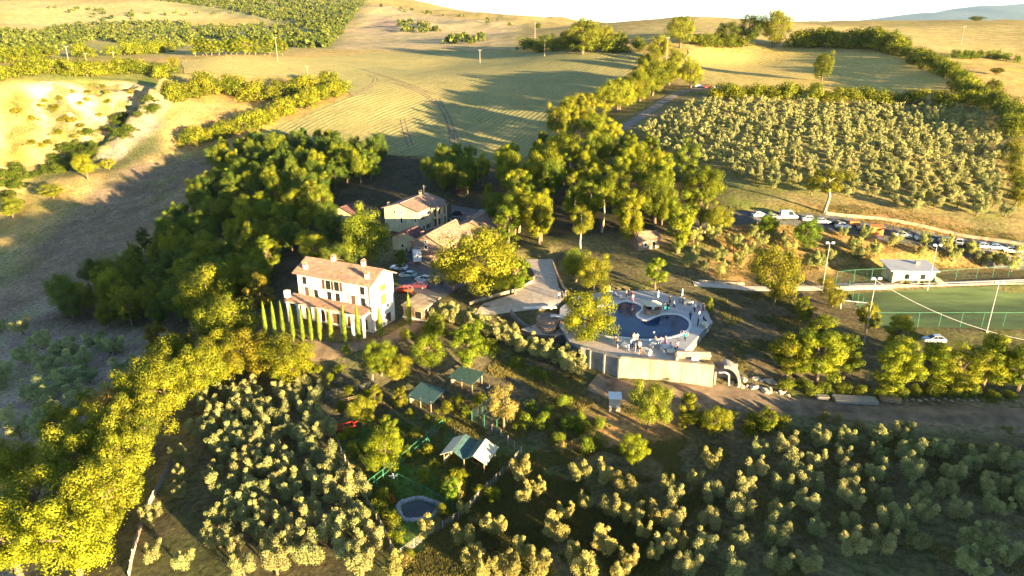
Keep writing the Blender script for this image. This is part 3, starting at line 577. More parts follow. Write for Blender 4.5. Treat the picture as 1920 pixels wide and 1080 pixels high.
w2 = wall_run('retaining_wall', [(p[0], p[1] - .45) for p in ws], -4.9, 0.2, 0.4, 'concrete_dark', 'shaded grey angled retaining wall with piers left of the sunlit run', cap='concrete_dark')
P2 = [Vector(p) for p in ws]
for k in (0, 3, 6):
    q = P2[1].lerp(P2[2], k / 6) - P2[0]; MB().box((q.x - .1, q.y - .18, 2.5), (.3, .3, 4.8), math.radians(-35)).build('pier', 'concrete_dark', w2)
# low stone block wall and culvert at the right end
p = Vector(at_z(1303, 681, 0.0)); r = empty('parapet', (p.x, p.y, 0), math.radians(-4), 'pale stone block parapet at the right end of the retaining wall', 'wall')
bw = 5.9 / 8
for rr in range(3):
    for k in range(8): MB().box((-2.95 + bw * (k + .5) + (rr % 2) * .12, 1.9 + rnd.uniform(-.03, .03), .22 + rr * .44), (bw - .03, .5, .42)).build('block', 'concrete', r)
mb = MB(); mb.box((-3.1, 1.0, .5), (.4, 2.0, 1.0)); mb.build('end_wall', 'concrete', r)
mb = MB(); mb.box((.2, 1.2, .25), (1.2, .8, .5)); mb.build('step', 'coping', r)
p = G(1358, 722); r = empty('culvert', (p.x, p.y, p.z), math.radians(-10), 'curved dark concrete culvert opening beside the retaining wall', 'culvert')
mb = MB(); arc = [(2.3 * math.cos(t), 3.3 * math.sin(t)) for t in np.linspace(0, math.pi * .55, 9)]
for i in range(8):
    (x0, z0), (x1, z1) = arc[i], arc[i + 1]
    mb.add([(x0, -.2, z0), (x1, -.2, z1), (x1 * 1.22, -.2, z1 * 1.18), (x0 * 1.22, -.2, z0 * 1.18), (x0, 2.4, z0), (x1, 2.4, z1), (x1 * 1.22, 2.4, z1 * 1.18), (x0 * 1.22, 2.4, z0 * 1.18)], [(0, 3, 2, 1), (0, 1, 5, 4), (2, 3, 7, 6), (4, 5, 6, 7)])
mb.build('arch', 'concrete_dark', r)
mb = MB(); mb.box((.2, 2.3, 1.6), (4.2, .2, 3.2)); mb.box((-1.7, 1.0, 1.3), (.4, 2.6, 2.6)); mb.build('back_wall', 'concrete_dark', r)
mb = MB(); mb.path([Vector((-1.2, -.3, 2.5)), Vector((-.2, -.4, 2.7)), Vector((.5, -.4, 2.3)), Vector((.7, -.4, .2))], [.17] * 4, 8); mb.build('pipe', 'metal_grey', r)

# ------------------------------------------------------------------ vegetation prototypes
def leaf_mesh(name, c, nrm, size, val, m, asp=0.62, tdir=None):
    n = len(c); nrm = nrm / np.maximum(np.linalg.norm(nrm, axis=1, keepdims=True), 1e-6)
    t = NR.normal(size=(n, 3)) if tdir is None else tdir + NR.normal(size=(n, 3)) * .55; t -= (t * nrm).sum(1, keepdims=True) * nrm; t /= np.maximum(np.linalg.norm(t, axis=1, keepdims=True), 1e-6)
    b = np.cross(nrm, t); s = size[:, None]
    V = np.stack([c - t * s * .5, c + b * s * asp * .5 + nrm * s * .08, c + t * s * .5, c - b * s * asp * .5 + nrm * s * .08], 1).reshape(-1, 3)
    me = np_mesh(name, V, np.arange(n * 4).reshape(n, 4), m)
    a = me.attributes.new('leafv', 'FLOAT', 'FACE'); a.data.foreach_set('value', val.astype(np.float32)); return me
def sph(n):
    v = NR.normal(size=(n, 3)); return v / np.linalg.norm(v, axis=1, keepdims=True)
def clumps_to_leaves(C, R, per, size, outw=0.75, zs=1.0):
    k = len(C); d = sph(k * per); c = np.repeat(C, per, 0); r = np.repeat(R, per)
    rr = r * NR.uniform(.55, 1.08, k * per); P = c + d * rr[:, None] * np.array([1, 1, zs]); nr = d * outw + sph(k * per) * (1 - outw) + np.array([0, 0, .15])
    val = np.clip(.5 + np.repeat(NR.normal(0, .18, k), per) + NR.normal(0, .2, k * per), 0, 1)
    return P, nr, NR.uniform(.65, 1.25, k * per) * size, val
def trunk_mb(h, r, limbs, lean=0.0):
    mb = MB(); top = Vector((lean, lean * .5, h)); mid = Vector((lean * .2, -.05 * h, h * .5))
    mb.path([Vector((0, 0, -.6)), Vector((0, 0, .05)), mid, top], [r * 1.35, r * 1.1, r * .8, r * .45], 7)
    for q in limbs:
        q = Vector(q); s = mid.lerp(top, rnd.uniform(0, .9)); m = s.lerp(q, .55) + Vector((0, 0, .04 * h)); mb.path([s, m, q], [r * .45, r * .28, r * .08], 5)
    return mb
VEG = {}
def proto(kind, W, H, build, nvar, bark='bark'):
    VEG[kind] = (W, H, [build(i, W, H) for i in range(nvar)])
def b_broad(i, W, H, nc=54, per=280, leaf=.27, low=.10, mname='leaf_broad', conic=0.0, bark='bark'):
    C = []; R = []; zc = H * (low + 1) / 2; rz = H * (1 - low) / 2; bumps = sph(6); 
    while len(C) < nc:
        d = sph(1)[0]; f = NR.uniform(.3, .95) ** .6; f *= .70 + .42 * max(bumps @ d)
        p = d * f; z = zc + p[2] * rz * .9; tz = (z - low * H) / (H - low * H); wd = W / 2 * .85 * (1 - conic * max(tz, 0))
        C.append((p[0] * wd, p[1] * wd, z)); R.append(NR.uniform(.085, .165) * W * (1 - .35 * conic))
    C = np.array(C); R = np.array(R); P, nr, s, v = clumps_to_leaves(C, R, per, leaf)
    lm = [C[k] for k in range(0, nc, 5)]
    t = trunk_mb(H * .7, W * .028 + .06, lm, NR.uniform(-.4, .4)).mesh('trunk'); t.materials.append(MATS[bark]); return t, leaf_mesh('crown', P, nr, s, v, mname)
def b_olive(i, W, H, per=300, leaf=.26):
    C = []; R = []; nl = 3 + i % 4; tips = []
    for k in range(nl):
        a = 2.4 * k + NR.uniform(-.5, .5) + i; q = NR.uniform(.28, .62) * W / 2; hh = H * NR.uniform(.68, 1.0); z0 = H * NR.uniform(.28, .44); rr = W * NR.uniform(.15, .20)
        for j, (f, g) in enumerate(((0, 1.0), (.3, 1.0), (.6, .75), (.85, .45))):
            C.append(np.array([math.cos(a) * q * (1 + .4 * f), math.sin(a) * q * (1 + .4 * f), z0 + (hh - z0 - .2) * f]) + NR.normal(0, .045 * W, 3)); R.append(rr * g * NR.uniform(.85, 1.15))
        tips.append(C[-3])
    C.append(np.array([0, 0, H * .42])); R.append(W * .2)
    P, nr, s, v = clumps_to_leaves(np.array(C), np.array(R), per, leaf, .45)
    ce = np.repeat(np.array(C), per, 0); td = (P - ce) / np.maximum(np.linalg.norm(P - ce, axis=1, keepdims=True), 1e-6) * .7 + np.array([0, 0, .75]); P = P + NR.normal(0, .06, P.shape)
    t = trunk_mb(H * .5, .16, tips, NR.uniform(-.2, .2)).mesh('trunk'); t.materials.append(MATS['bark']); return t, leaf_mesh('crown', P, nr + NR.normal(0, .3, P.shape), s, v, 'leaf_olive', .42, td)
def b_bush(i, W, H, per=110, leaf=.25, mname='leaf_broad'):
    n = 18; C = np.stack([NR.normal(0, .2 * W, n), NR.normal(0, .2 * W, n), NR.uniform(.15, .8, n) * H], 1); C[:, :2] *= (1.15 - .6 * C[:, 2:] / H)
    P, nr, s, v = clumps_to_leaves(C, NR.uniform(.13, .24, n) * W, per, leaf, .65); P[:, 2] = np.maximum(P[:, 2], -.1)
    t = trunk_mb(H * .45, .09, [C[k] for k in range(0, n, 4)]).mesh('stem'); t.materials.append(MATS['bark']); return t, leaf_mesh('crown', P, nr, s, v, mname)
def b_cyp(i, W, H):
    n = 2600; z = NR.uniform(0, 1, n); a = NR.uniform(0, 6.283, n); prof = np.minimum(1, (z + .04) * 6) * (1 - z ** 3.2) ** .8
    r = W / 2 * prof * NR.uniform(.72, 1.08, n) * (1 + .12 * np.sin(a * 3 + z * 17 + i)); P = np.stack([np.cos(a) * r, np.sin(a) * r, .35 + z * (H - .35)], 1)
    nr = np.stack([np.cos(a), np.sin(a), .35 + 0 * a], 1) + sph(n) * .45
    t = trunk_mb(H * .8, .09, []).mesh('trunk'); t.materials.append(MATS['bark']); return t, leaf_mesh('crown', P, nr, NR.uniform(.7, 1.3, n) * .24, np.clip(NR.normal(.5, .22, n), 0, 1), 'leaf_cypress', .5)
proto('broad', 10, 11, b_broad, 7)
proto('tall', 7, 13, lambda i, W, H: b_broad(i, W, H, 46, 260, .27, .07, 'leaf_broad', .25), 5)
proto('palebole', 8, 14, lambda i, W, H: b_broad(i, W, H, 30, 260, .27, .40, 'leaf_broad', .1, 'bark_pale'), 2)
proto('olive', 4.4, 4.4, b_olive, 10)
proto('bush', 4, 3.4, b_bush, 6)
proto('drybush', 4, 3.4, lambda i, W, H: b_bush(i, W, H, 60, .30, 'leaf_dry'), 3)
proto('drytree', 8, 9, lambda i, W, H: b_broad(i, W, H, 34, 150, .28, .15, 'leaf_dry'), 2)
proto('cypress', 1.1, 7, b_cyp, 4)
NAMES = {'broad': 'broadleaf_tree', 'tall': 'broadleaf_tree', 'palebole': 'broadleaf_tree', 'olive': 'olive_tree', 'bush': 'bush', 'drybush': 'dry_bush', 'drytree': 'dry_tree', 'cypress': 'cypress_tree'}
CATS = {'bush': 'bush', 'drybush': 'bush', 'olive': 'olive tree', 'cypress': 'cypress tree'}
def plant(kind, p, w, h, label, group=None, tint=(1, 1, 1), name=None, parts=True):
    W, H, vs = VEG[kind]; t, c = vs[rnd.randrange(len(vs))]
    r = empty(name or NAMES[kind], p, rnd.uniform(0, 6.28), label, CATS.get(kind, 'tree'), group); r.scale = (w / W, w / W, h / H)
    co = link_mesh('crown', c, None, r); b = rnd.uniform(.88, 1.12); co.color = (tint[0] * b * rnd.uniform(.94, 1.06), tint[1] * b, tint[2] * b, 1)
    link_mesh('stem' if 'bush' in kind else 'trunk', t, None, r); return r
def T(kind, px, py, wpx, hpx, label, tint=(1, 1, 1), group=None):
    p = G(px, py); m = mpp(p); dep = math.atan2(CAM.z - p.z, p.y); return plant(kind, p, wpx * m, hpx * m / max(math.cos(dep), .5), label, group, tint)
def rows(pts, nrows, phrase, kind, wr, hr, group, tint=(1, 1, 1), tfun=None, name=None):
    """pts: world points; labels by row from the front and place from the left"""
    q = sorted(pts, key=lambda p: proj((p[0], p[1], p[2]))[1], reverse=True); per = math.ceil(len(q) / nrows)
    for r in range(nrows):
        rr = sorted(q[r * per:(r + 1) * per], key=lambda p: proj(p)[0])
        for k, p in enumerate(rr):
            tn = tfun(p) if tfun else tint; s = rnd.uniform(0, 1)
            plant(kind if isinstance(kind, str) else rnd.choice(kind), Vector((p[0], p[1], p[2])), wr[0] + (wr[1] - wr[0]) * s, hr[0] + (hr[1] - hr[0]) * (s * .6 + .4 * rnd.random()), phrase % (ordn(k + 1), ordn(r + 1)), group, tn, name)
def scatter(poly, sp, jit=.35, rot=0.3, avoid=()):
    xs = [p[0] for p in poly]; ys = [p[1] for p in poly]; out = []; ca, sa = math.cos(rot), math.sin(rot); D = max(max(xs) - min(xs), max(ys) - min(ys)) * .8; cx, cy = sum(xs) / len(xs), sum(ys) / len(ys)
    k = int(D / sp) + 1
    for i in range(-k, k + 1):
        for j in range(-k, k + 1):
            u = (i + .5 * (j % 2)) * sp + rnd.uniform(-jit, jit) * sp; v = j * sp * .87 + rnd.uniform(-jit, jit) * sp; out.append((cx + u * ca - v * sa, cy + u * sa + v * ca))
    P = np.array(out); keep = pip(P, poly)
    for a in avoid: keep &= ~pip(P, a)
    P = P[keep]; z = bil(P[:, 0], P[:, 1]); return [(x, y, c) for (x, y), c in zip(P, z)]
def along(pxs, n, jit, phrase, kind, wr, hr, group, tint=(1, 1, 1)):
    P = [Vector(p) for p in wg(pxs)]; L = [0]
    for i in range(len(P) - 1): L.append(L[-1] + (P[i + 1] - P[i]).length)
    for k in range(n):
        d = L[-1] * (k + .5) / n; i = max(j for j in range(len(P) - 1) if L[j] <= d); q = P[i].lerp(P[i + 1], (d - L[i]) / (L[i + 1] - L[i]))
        x, y = q.x + rnd.uniform(-jit, jit), q.y + rnd.uniform(-jit, jit); s = rnd.random()
        plant(kind if isinstance(kind, str) else rnd.choice(kind), Vector((x, y, gz(x, y) - .1)), wr[0] + (wr[1] - wr[0]) * s, hr[0] + (hr[1] - hr[0]) * (s * .5 + .5 * rnd.random()), phrase % ordn(k + 1), group, tint)

# ---- olive groves
GOLD = (1.1, 1.0, .8)
rows(scatter(wg([(372, 770), (430, 728), (500, 745), (590, 725), (612, 800), (650, 900), (700, 1000), (722, 1085), (395, 1085), (400, 940)]), 4.05, .18, .2), 9,
     'silver olive tree %s from left in %s row, foreground grove between fence and hedge', 'olive', (3.5, 4.9), (3.5, 5.0), 'olives in the foreground left grove')
rows([tuple(G(x, y)) for x, y in [(285, 985), (285, 1055), (340, 905), (338, 870), (345, 1070), (340, 935)]], 2, 'lone small olive tree beside the board fence, %s from left in its %s row', 'olive', (2.4, 3.6), (2.8, 3.8), 'olives beside the board fence')
rows(scatter(wg([(1390, 850), (1480, 835), (1700, 815), (1930, 890), (1930, 1085), (1240, 1085), (1230, 960), (1330, 910)]), 5.0, .18, .12), 9,
     'olive tree %s from left in %s row of the lower right grove', 'olive', (3.3, 4.5), (3.3, 4.6), 'olives in the lower right grove')
sc = [(1085, 905), (1170, 930), (1250, 920), (1300, 910), (1185, 985), (1130, 1035), (1270, 1030), (1225, 1050), (985, 945), (970, 900), (870, 965), (935, 1005), (870, 1020), (885, 1060), (1095, 955), (920, 1000), (1240, 985), (800, 1005), (905, 1085), (1010, 1085), (1100, 1085), (1160, 1090), (850, 945), (1010, 930), (740, 1085), (1040, 1010), (1075, 1055), (980, 1050), (1150, 975), (1205, 1015), (1060, 975), (1180, 1065), (950, 1085), (1130, 905), (1330, 880)]
rows([tuple(G(x, y)) for x, y in sc], 4, 'scattered young olive tree %s from left in %s row right of the pond', 'olive', (2.2, 4.2), (2.8, 4.4), 'scattered olives right of the pond', GOLD)
rows([p for p in scatter(wg([(0, 610), (120, 640), (230, 650), (290, 690), (270, 790), (120, 800), (60, 900), (0, 900)]), 7.8, .35, .4)], 5,
     'dark olive tree %s from left in %s row of the shaded valley', 'olive', (5.0, 7.0), (4.2, 5.8), 'olives in the shaded left valley', (1.15, 1.25, 1.4))
rows([tuple(G(x, y)) for x, y in [(1300, 455), (1335, 450), (1345, 490), (1305, 480), (1290, 500), (1375, 470), (1385, 500), (1350, 515), (1410, 445), (1425, 465), (1400, 485), (1460, 455), (1478, 470), (1520, 500), (1535, 505), (1465, 490), (1580, 445), (1624, 448), (1675, 462), (1640, 480), (1610, 490), (1725, 480), (1735, 460), (1775, 470), (1785, 490), (1820, 480), (1840, 500), (1870, 500), (1905, 485), (1895, 510), (1600, 470), (1555, 490), (1440, 430), (1270, 475), (1320, 510)]], 3,
     'olive tree %s from left in %s row on the orange bank above the pitch', 'olive', (3.0, 4.8), (3.2, 5.0), 'olives on the bank above the pitch', (1, 1.05, .85))
along([(815, 600), (870, 612), (930, 632), (985, 655), (1040, 680), (1082, 708)], 17, .8, '%s olive from the villa in the row slanting below the drive', 'olive', (4.0, 5.6), (3.6, 5.0), 'olive row below the drive', (1, 1, .95))
ug = scatter(wg([(1192, 262), (1240, 225), (1300, 194), (1420, 196), (1600, 202), (1840, 208), (1882, 240), (1872, 330), (1900, 420), (1720, 402), (1600, 378), (1500, 362), (1420, 352), (1330, 322), (1240, 290)]), 6.2, .16, .15)
ug.sort(key=lambda p: p[1]); near_g, far_g = ug[:75], ug[75:]
rows(near_g, 5, 'olive tree %s from left in %s row up from the parking road, hillside grove', 'olive', (4.4, 5.6), (3.5, 4.7), 'nearest olives of the hillside grove')
def stuff_mass(name, pts, kind, wr, hr, label, cat, tint=(1, 1, 1), nsub=None):
    W, H, vs = VEG[kind]; VV_ = []; vals = []
    src = []
    for t, c in vs:
        n = len(c.vertices); co = np.empty(n * 3, np.float32); c.vertices.foreach_get('co', co); a = np.empty(n // 4, np.float32); c.attributes['leafv'].data.foreach_get('value', a); src.append((co.reshape(-1, 4, 3), a))
    for p in pts:
        q, a = src[rnd.randrange(len(src))]
        sc_ = 1.0
        if nsub and nsub < len(q):
            k = NR.choice(len(q), nsub, False); ce = q[k].mean(1, keepdims=True); q = ce + (q[k] - ce) * math.sqrt(len(a) / nsub) * .85; a = a[k]
        s = rnd.random(); w_ = (wr[0] + (wr[1] - wr[0]) * s) / W; h_ = (hr[0] + (hr[1] - hr[0]) * s) / H; th = rnd.uniform(0, 6.28); ca, sa = math.cos(th), math.sin(th)
        x = q[..., 0] * w_; y = q[..., 1] * w_; VV_.append(np.stack([x * ca - y * sa + p[0], x * sa + y * ca + p[1], q[..., 2] * h_ + p[2]], -1).reshape(-1, 3)); vals.append(np.clip(a + rnd.uniform(-.2, .2), 0, 1))
    V = np.concatenate(VV_); me = np_mesh(name, V, np.arange(len(V)).reshape(-1, 4)); me.materials.append(vs[0][1].materials[0])
    at = me.attributes.new('leafv', 'FLOAT', 'FACE'); at.data.foreach_set('value', np.concatenate(vals).astype(np.float32))
    o = link_mesh(name, me); o.color = (*tint, 1); return tag(o, label, cat, None, 'stuff')
stuff_mass('olive_grove', far_g, 'olive', (4.4, 5.6), (3.5, 4.7), 'dense upper hillside olive grove below the stubble field', 'olive grove', nsub=700)

# ---- big trees picked out one by one: (kind, base px, base py, width px, height px, label)
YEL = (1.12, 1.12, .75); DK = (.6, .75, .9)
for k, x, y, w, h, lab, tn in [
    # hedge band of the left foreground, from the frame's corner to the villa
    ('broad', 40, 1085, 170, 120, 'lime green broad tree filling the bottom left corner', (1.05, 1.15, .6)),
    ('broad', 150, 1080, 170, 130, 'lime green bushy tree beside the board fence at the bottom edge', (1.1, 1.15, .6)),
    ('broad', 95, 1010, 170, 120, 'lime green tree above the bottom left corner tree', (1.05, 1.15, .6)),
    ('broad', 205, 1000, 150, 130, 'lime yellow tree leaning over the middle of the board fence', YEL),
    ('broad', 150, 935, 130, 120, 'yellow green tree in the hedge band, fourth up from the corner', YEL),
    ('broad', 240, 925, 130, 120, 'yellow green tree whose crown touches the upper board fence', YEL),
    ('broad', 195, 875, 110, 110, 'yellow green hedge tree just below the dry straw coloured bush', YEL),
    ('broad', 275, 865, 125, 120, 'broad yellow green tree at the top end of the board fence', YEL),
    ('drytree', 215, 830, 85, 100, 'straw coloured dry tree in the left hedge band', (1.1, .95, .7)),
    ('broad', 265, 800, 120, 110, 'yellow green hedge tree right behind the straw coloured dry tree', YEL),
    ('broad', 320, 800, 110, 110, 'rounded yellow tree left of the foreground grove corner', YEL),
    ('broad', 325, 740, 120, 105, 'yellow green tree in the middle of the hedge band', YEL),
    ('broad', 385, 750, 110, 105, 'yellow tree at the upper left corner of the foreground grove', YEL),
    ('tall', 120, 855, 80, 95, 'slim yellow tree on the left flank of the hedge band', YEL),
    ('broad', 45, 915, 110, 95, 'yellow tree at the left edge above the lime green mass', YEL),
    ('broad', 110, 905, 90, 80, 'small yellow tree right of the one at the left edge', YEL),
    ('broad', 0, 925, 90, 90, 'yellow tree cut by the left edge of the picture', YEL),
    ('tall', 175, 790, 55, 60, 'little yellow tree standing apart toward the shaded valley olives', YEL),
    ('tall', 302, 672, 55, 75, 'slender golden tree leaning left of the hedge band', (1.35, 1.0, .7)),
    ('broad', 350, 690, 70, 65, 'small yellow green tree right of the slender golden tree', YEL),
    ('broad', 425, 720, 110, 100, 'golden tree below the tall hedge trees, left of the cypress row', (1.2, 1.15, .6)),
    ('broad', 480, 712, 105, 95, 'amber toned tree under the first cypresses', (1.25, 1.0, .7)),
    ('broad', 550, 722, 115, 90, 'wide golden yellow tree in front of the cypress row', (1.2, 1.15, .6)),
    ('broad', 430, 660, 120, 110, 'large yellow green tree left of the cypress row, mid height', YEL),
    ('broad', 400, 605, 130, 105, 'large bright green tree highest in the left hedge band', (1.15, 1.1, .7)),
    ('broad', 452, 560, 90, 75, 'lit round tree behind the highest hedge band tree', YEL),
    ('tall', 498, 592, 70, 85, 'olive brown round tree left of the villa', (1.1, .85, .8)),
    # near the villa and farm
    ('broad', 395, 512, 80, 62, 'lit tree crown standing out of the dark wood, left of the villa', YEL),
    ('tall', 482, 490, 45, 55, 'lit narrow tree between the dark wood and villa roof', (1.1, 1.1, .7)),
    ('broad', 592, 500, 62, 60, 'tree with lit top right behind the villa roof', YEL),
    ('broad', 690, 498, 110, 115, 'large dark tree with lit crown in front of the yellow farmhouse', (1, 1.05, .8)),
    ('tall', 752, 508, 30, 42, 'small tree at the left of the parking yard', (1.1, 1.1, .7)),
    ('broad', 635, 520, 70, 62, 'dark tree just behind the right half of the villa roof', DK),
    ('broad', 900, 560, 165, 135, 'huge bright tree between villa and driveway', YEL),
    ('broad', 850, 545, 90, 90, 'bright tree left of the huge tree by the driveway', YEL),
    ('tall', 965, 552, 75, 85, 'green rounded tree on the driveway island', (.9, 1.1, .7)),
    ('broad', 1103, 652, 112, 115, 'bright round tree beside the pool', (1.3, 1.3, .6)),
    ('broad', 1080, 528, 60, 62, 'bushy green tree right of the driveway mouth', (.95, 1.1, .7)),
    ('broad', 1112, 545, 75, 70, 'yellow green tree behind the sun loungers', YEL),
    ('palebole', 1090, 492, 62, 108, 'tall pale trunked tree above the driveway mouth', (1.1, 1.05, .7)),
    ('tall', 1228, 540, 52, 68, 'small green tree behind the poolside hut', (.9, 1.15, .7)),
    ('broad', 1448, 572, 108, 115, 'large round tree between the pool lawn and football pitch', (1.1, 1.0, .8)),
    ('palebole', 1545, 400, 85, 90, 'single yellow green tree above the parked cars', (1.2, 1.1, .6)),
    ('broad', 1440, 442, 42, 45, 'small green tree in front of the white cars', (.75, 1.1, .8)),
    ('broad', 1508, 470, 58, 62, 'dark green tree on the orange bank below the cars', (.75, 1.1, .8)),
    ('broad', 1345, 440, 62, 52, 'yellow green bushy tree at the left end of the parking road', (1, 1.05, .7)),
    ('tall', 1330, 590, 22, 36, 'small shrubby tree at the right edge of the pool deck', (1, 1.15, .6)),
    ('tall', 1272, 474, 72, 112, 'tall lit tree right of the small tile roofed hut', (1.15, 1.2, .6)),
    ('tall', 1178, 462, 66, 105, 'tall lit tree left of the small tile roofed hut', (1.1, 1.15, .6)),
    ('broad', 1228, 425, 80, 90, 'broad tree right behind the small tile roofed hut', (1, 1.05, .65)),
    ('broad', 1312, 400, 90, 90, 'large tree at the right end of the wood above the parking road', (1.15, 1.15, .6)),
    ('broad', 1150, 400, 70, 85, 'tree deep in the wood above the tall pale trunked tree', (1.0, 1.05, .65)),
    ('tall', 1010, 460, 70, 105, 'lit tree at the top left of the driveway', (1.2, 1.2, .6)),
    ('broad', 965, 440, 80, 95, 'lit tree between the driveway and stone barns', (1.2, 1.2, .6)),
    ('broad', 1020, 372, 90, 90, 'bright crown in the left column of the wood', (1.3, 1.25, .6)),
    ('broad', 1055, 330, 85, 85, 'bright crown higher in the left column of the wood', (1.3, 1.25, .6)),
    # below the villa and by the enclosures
    ('broad', 715, 702, 78, 62, 'small lit tree below the cypress row, right of the path', (1, 1.15, .6)),
    ('broad', 745, 715, 60, 52, 'low yellow tree left of the teal shed', YEL),
    ('broad', 805, 702, 72, 80, 'round green tree above the teal shed', (1, 1.12, .6)),
    ('tall', 880, 698, 78, 100, 'bright green tree above the dark green roof', (1, 1.15, .6)),
    ('broad', 815, 640, 52, 52, 'small green tree right of the last cypress', (1, 1.15, .7)),
    ('tall', 650, 668, 22, 26, 'little green shrub tree below the middle of the cypress row', (1, 1.15, .7)),
    ('drytree', 945, 806, 72, 82, 'golden brown dry tree beside the wire aviary', (1, 1, .9)),
    ('broad', 680, 800, 55, 58, 'yellow green tree beside the red frame', YEL),
    ('broad', 722, 880, 88, 72, 'bright green tree left of the green fence', (1.05, 1.15, .6)),
    ('tall', 735, 832, 40, 52, 'small tree with bare stem left of the green fence top', (1.05, 1.15, .6)),
    ('tall', 705, 765, 34, 45, 'thin yellow tree inside the upper enclosure', YEL),
    ('tall', 752, 770, 32, 48, 'thin pale tree left of the teal shed door', GOLD),
    ('broad', 1215, 805, 92, 98, 'dark bushy tree in front of the retaining wall', (.85, .95, .8)),
    ('tall', 1290, 800, 52, 68, 'upright yellow green tree right of the one by the retaining wall', YEL),
    ('broad', 1340, 818, 62, 55, 'low yellow green tree beside the dirt lane', YEL),
    ('tall', 1438, 812, 45, 50, 'small upright tree at the lower side of the dirt lane', YEL),
    ('broad', 1188, 872, 60, 55, 'round lime bush tree alone on the foreground slope', (1.1, 1.2, .5)),
    ('tall', 848, 950, 45, 52, 'green tree right of the pond', (.8, 1.15, .8)),
    # plantation in front of the pitch
    ('tall', 1472, 712, 94, 92, 'leftmost dense tree in the row below the football pitch', (1.15, 1.1, .65)),
    ('tall', 1530, 722, 117, 118, 'tall yellow green tree second in the row below the pitch', (1.15, 1.2, .6)),
    ('tall', 1580, 712, 91, 92, 'dark green tree third in the row below the pitch', (.9, 1, .8)),
    ('tall', 1672, 742, 110, 108, 'tree left of the silver car in the row below the pitch', (1.1, 1.15, .6)),
    ('tall', 1735, 728, 110, 88, 'tree directly below the silver car', (1.1, 1.15, .6)),
    ('tall', 1790, 738, 110, 92, 'tree right of the silver car in the row below the pitch', YEL),
    ('tall', 1840, 728, 107, 105, 'second tree right of the silver car below the pitch', (1.1, 1.15, .6)),
    ('tall', 1905, 738, 110, 105, 'rightmost tree in the row below the pitch', (1.1, 1.15, .6)),
    ('tall', 1505, 606, 49, 52, 'slim lit tree left of the goal', YEL),
    ('tall', 1535, 648, 68, 62, 'lit tree below the slim tree left of the goal', YEL),
    ('tall', 1622, 625, 55, 62, 'bright tree around the foot of the tallest lamp post', YEL),
    ('tall', 1678, 662, 75, 74, 'bright tree at the near left corner of the pitch', YEL),
    ('broad', 1550, 545, 40, 25, 'low pale bush tree behind the goal', GOLD),
    ('broad', 1560, 575, 50, 40, 'pale bush tree left of the goal mouth', GOLD),
    # hill tops
    ('broad', 1092, 102, 78, 66, 'broad tree on the ridge left of the hill road', (1, 1, .9)),
    ('broad', 1062, 98, 44, 40, 'tree left of the broad ridge tree above the hay field', (.95, 1, .9)),
    ('broad', 1028, 92, 44, 30, 'low tree at the left end of the ridge copse', (.95, 1, .9)),
    ('broad', 1135, 96, 46, 50, 'ridge tree right of the broadest one', (1, 1, .9)),
    ('tall', 1165, 95, 36, 40, 'narrow ridge tree at the right of the copse', (1, 1, .9)),
    ('broad', 1008, 56, 16, 12, 'tiny tree on the skyline beside a utility pole', DK),
    ('broad', 1275, 90, 62, 62, 'round tree on the ridge above the hill road', (.95, .95, .8)),
    ('broad', 1235, 112, 46, 45, 'tree left of the hill road top', YEL),
    ('broad', 1262, 138, 46, 45, 'tree beside the hill road below the ridge', YEL),
    ('broad', 1295, 166, 52, 60, 'tree left of the white cars on the hill track', YEL),
    ('broad', 1450, 88, 72, 70, 'largest round tree on the right ridge', (.9, .9, .8)),
    ('broad', 1402, 86, 64, 56, 'dark tree left of the largest ridge tree', (.55, .65, .7)),
    ('broad', 1362, 86, 58, 44, 'dark low tree at the left end of the dark ridge copse', (.55, .65, .7)),
    ('broad', 1540, 154, 44, 60, 'single tree standing in the golden stubble field', (.85, .85, .7)),
    ('broad', 1855, 190, 38, 42, 'round tree on the golden slope at the right', (.9, .95, .8)),
    ('broad', 1868, 140, 28, 14, 'low brown bush tree on the right hand slope', (.9, .8, .7)),
    ('broad', 1690, 100, 40, 25, 'bushy tree at the top corner of the stubble field', (.9, .95, .8)),
    ('broad', 1625, 90, 26, 22, 'round bush tree in the middle of the right ridge hedge', (.9, .95, .8)),
    ('broad', 1830, 40, 34, 10, 'tree clump on the skyline before the blue mountains', DK),
    # ravine
    ('broad', 165, 336, 50, 46, 'yellow bushy tree at the mouth of the ravine', (1.2, 1.15, .6)),
    ('broad', 25, 410, 55, 42, 'yellow tree at the left edge above the brown slope', YEL),
    ('broad', 100, 372, 50, 28, 'low yellow tree between the two brown slope edge trees', YEL),
    ('broad', 205, 318, 30, 22, 'low bush tree right of the ravine mouth tree', YEL),
    ('broad', 328, 132, 22, 26, 'small tree beside the far field corner at the ravine head', GOLD),
]: T(k, x, y, w, h, lab, tn)

def px_scatter_early(poly, n):
    xs = [p[0] for p in poly]; ys = [p[1] for p in poly]; P = np.stack([NR.uniform(min(xs), max(xs), n * 4), NR.uniform(min(ys), max(ys), n * 4)], 1); return [tuple(G(a, b)) for a, b in P[pip(P, poly)][:n]]
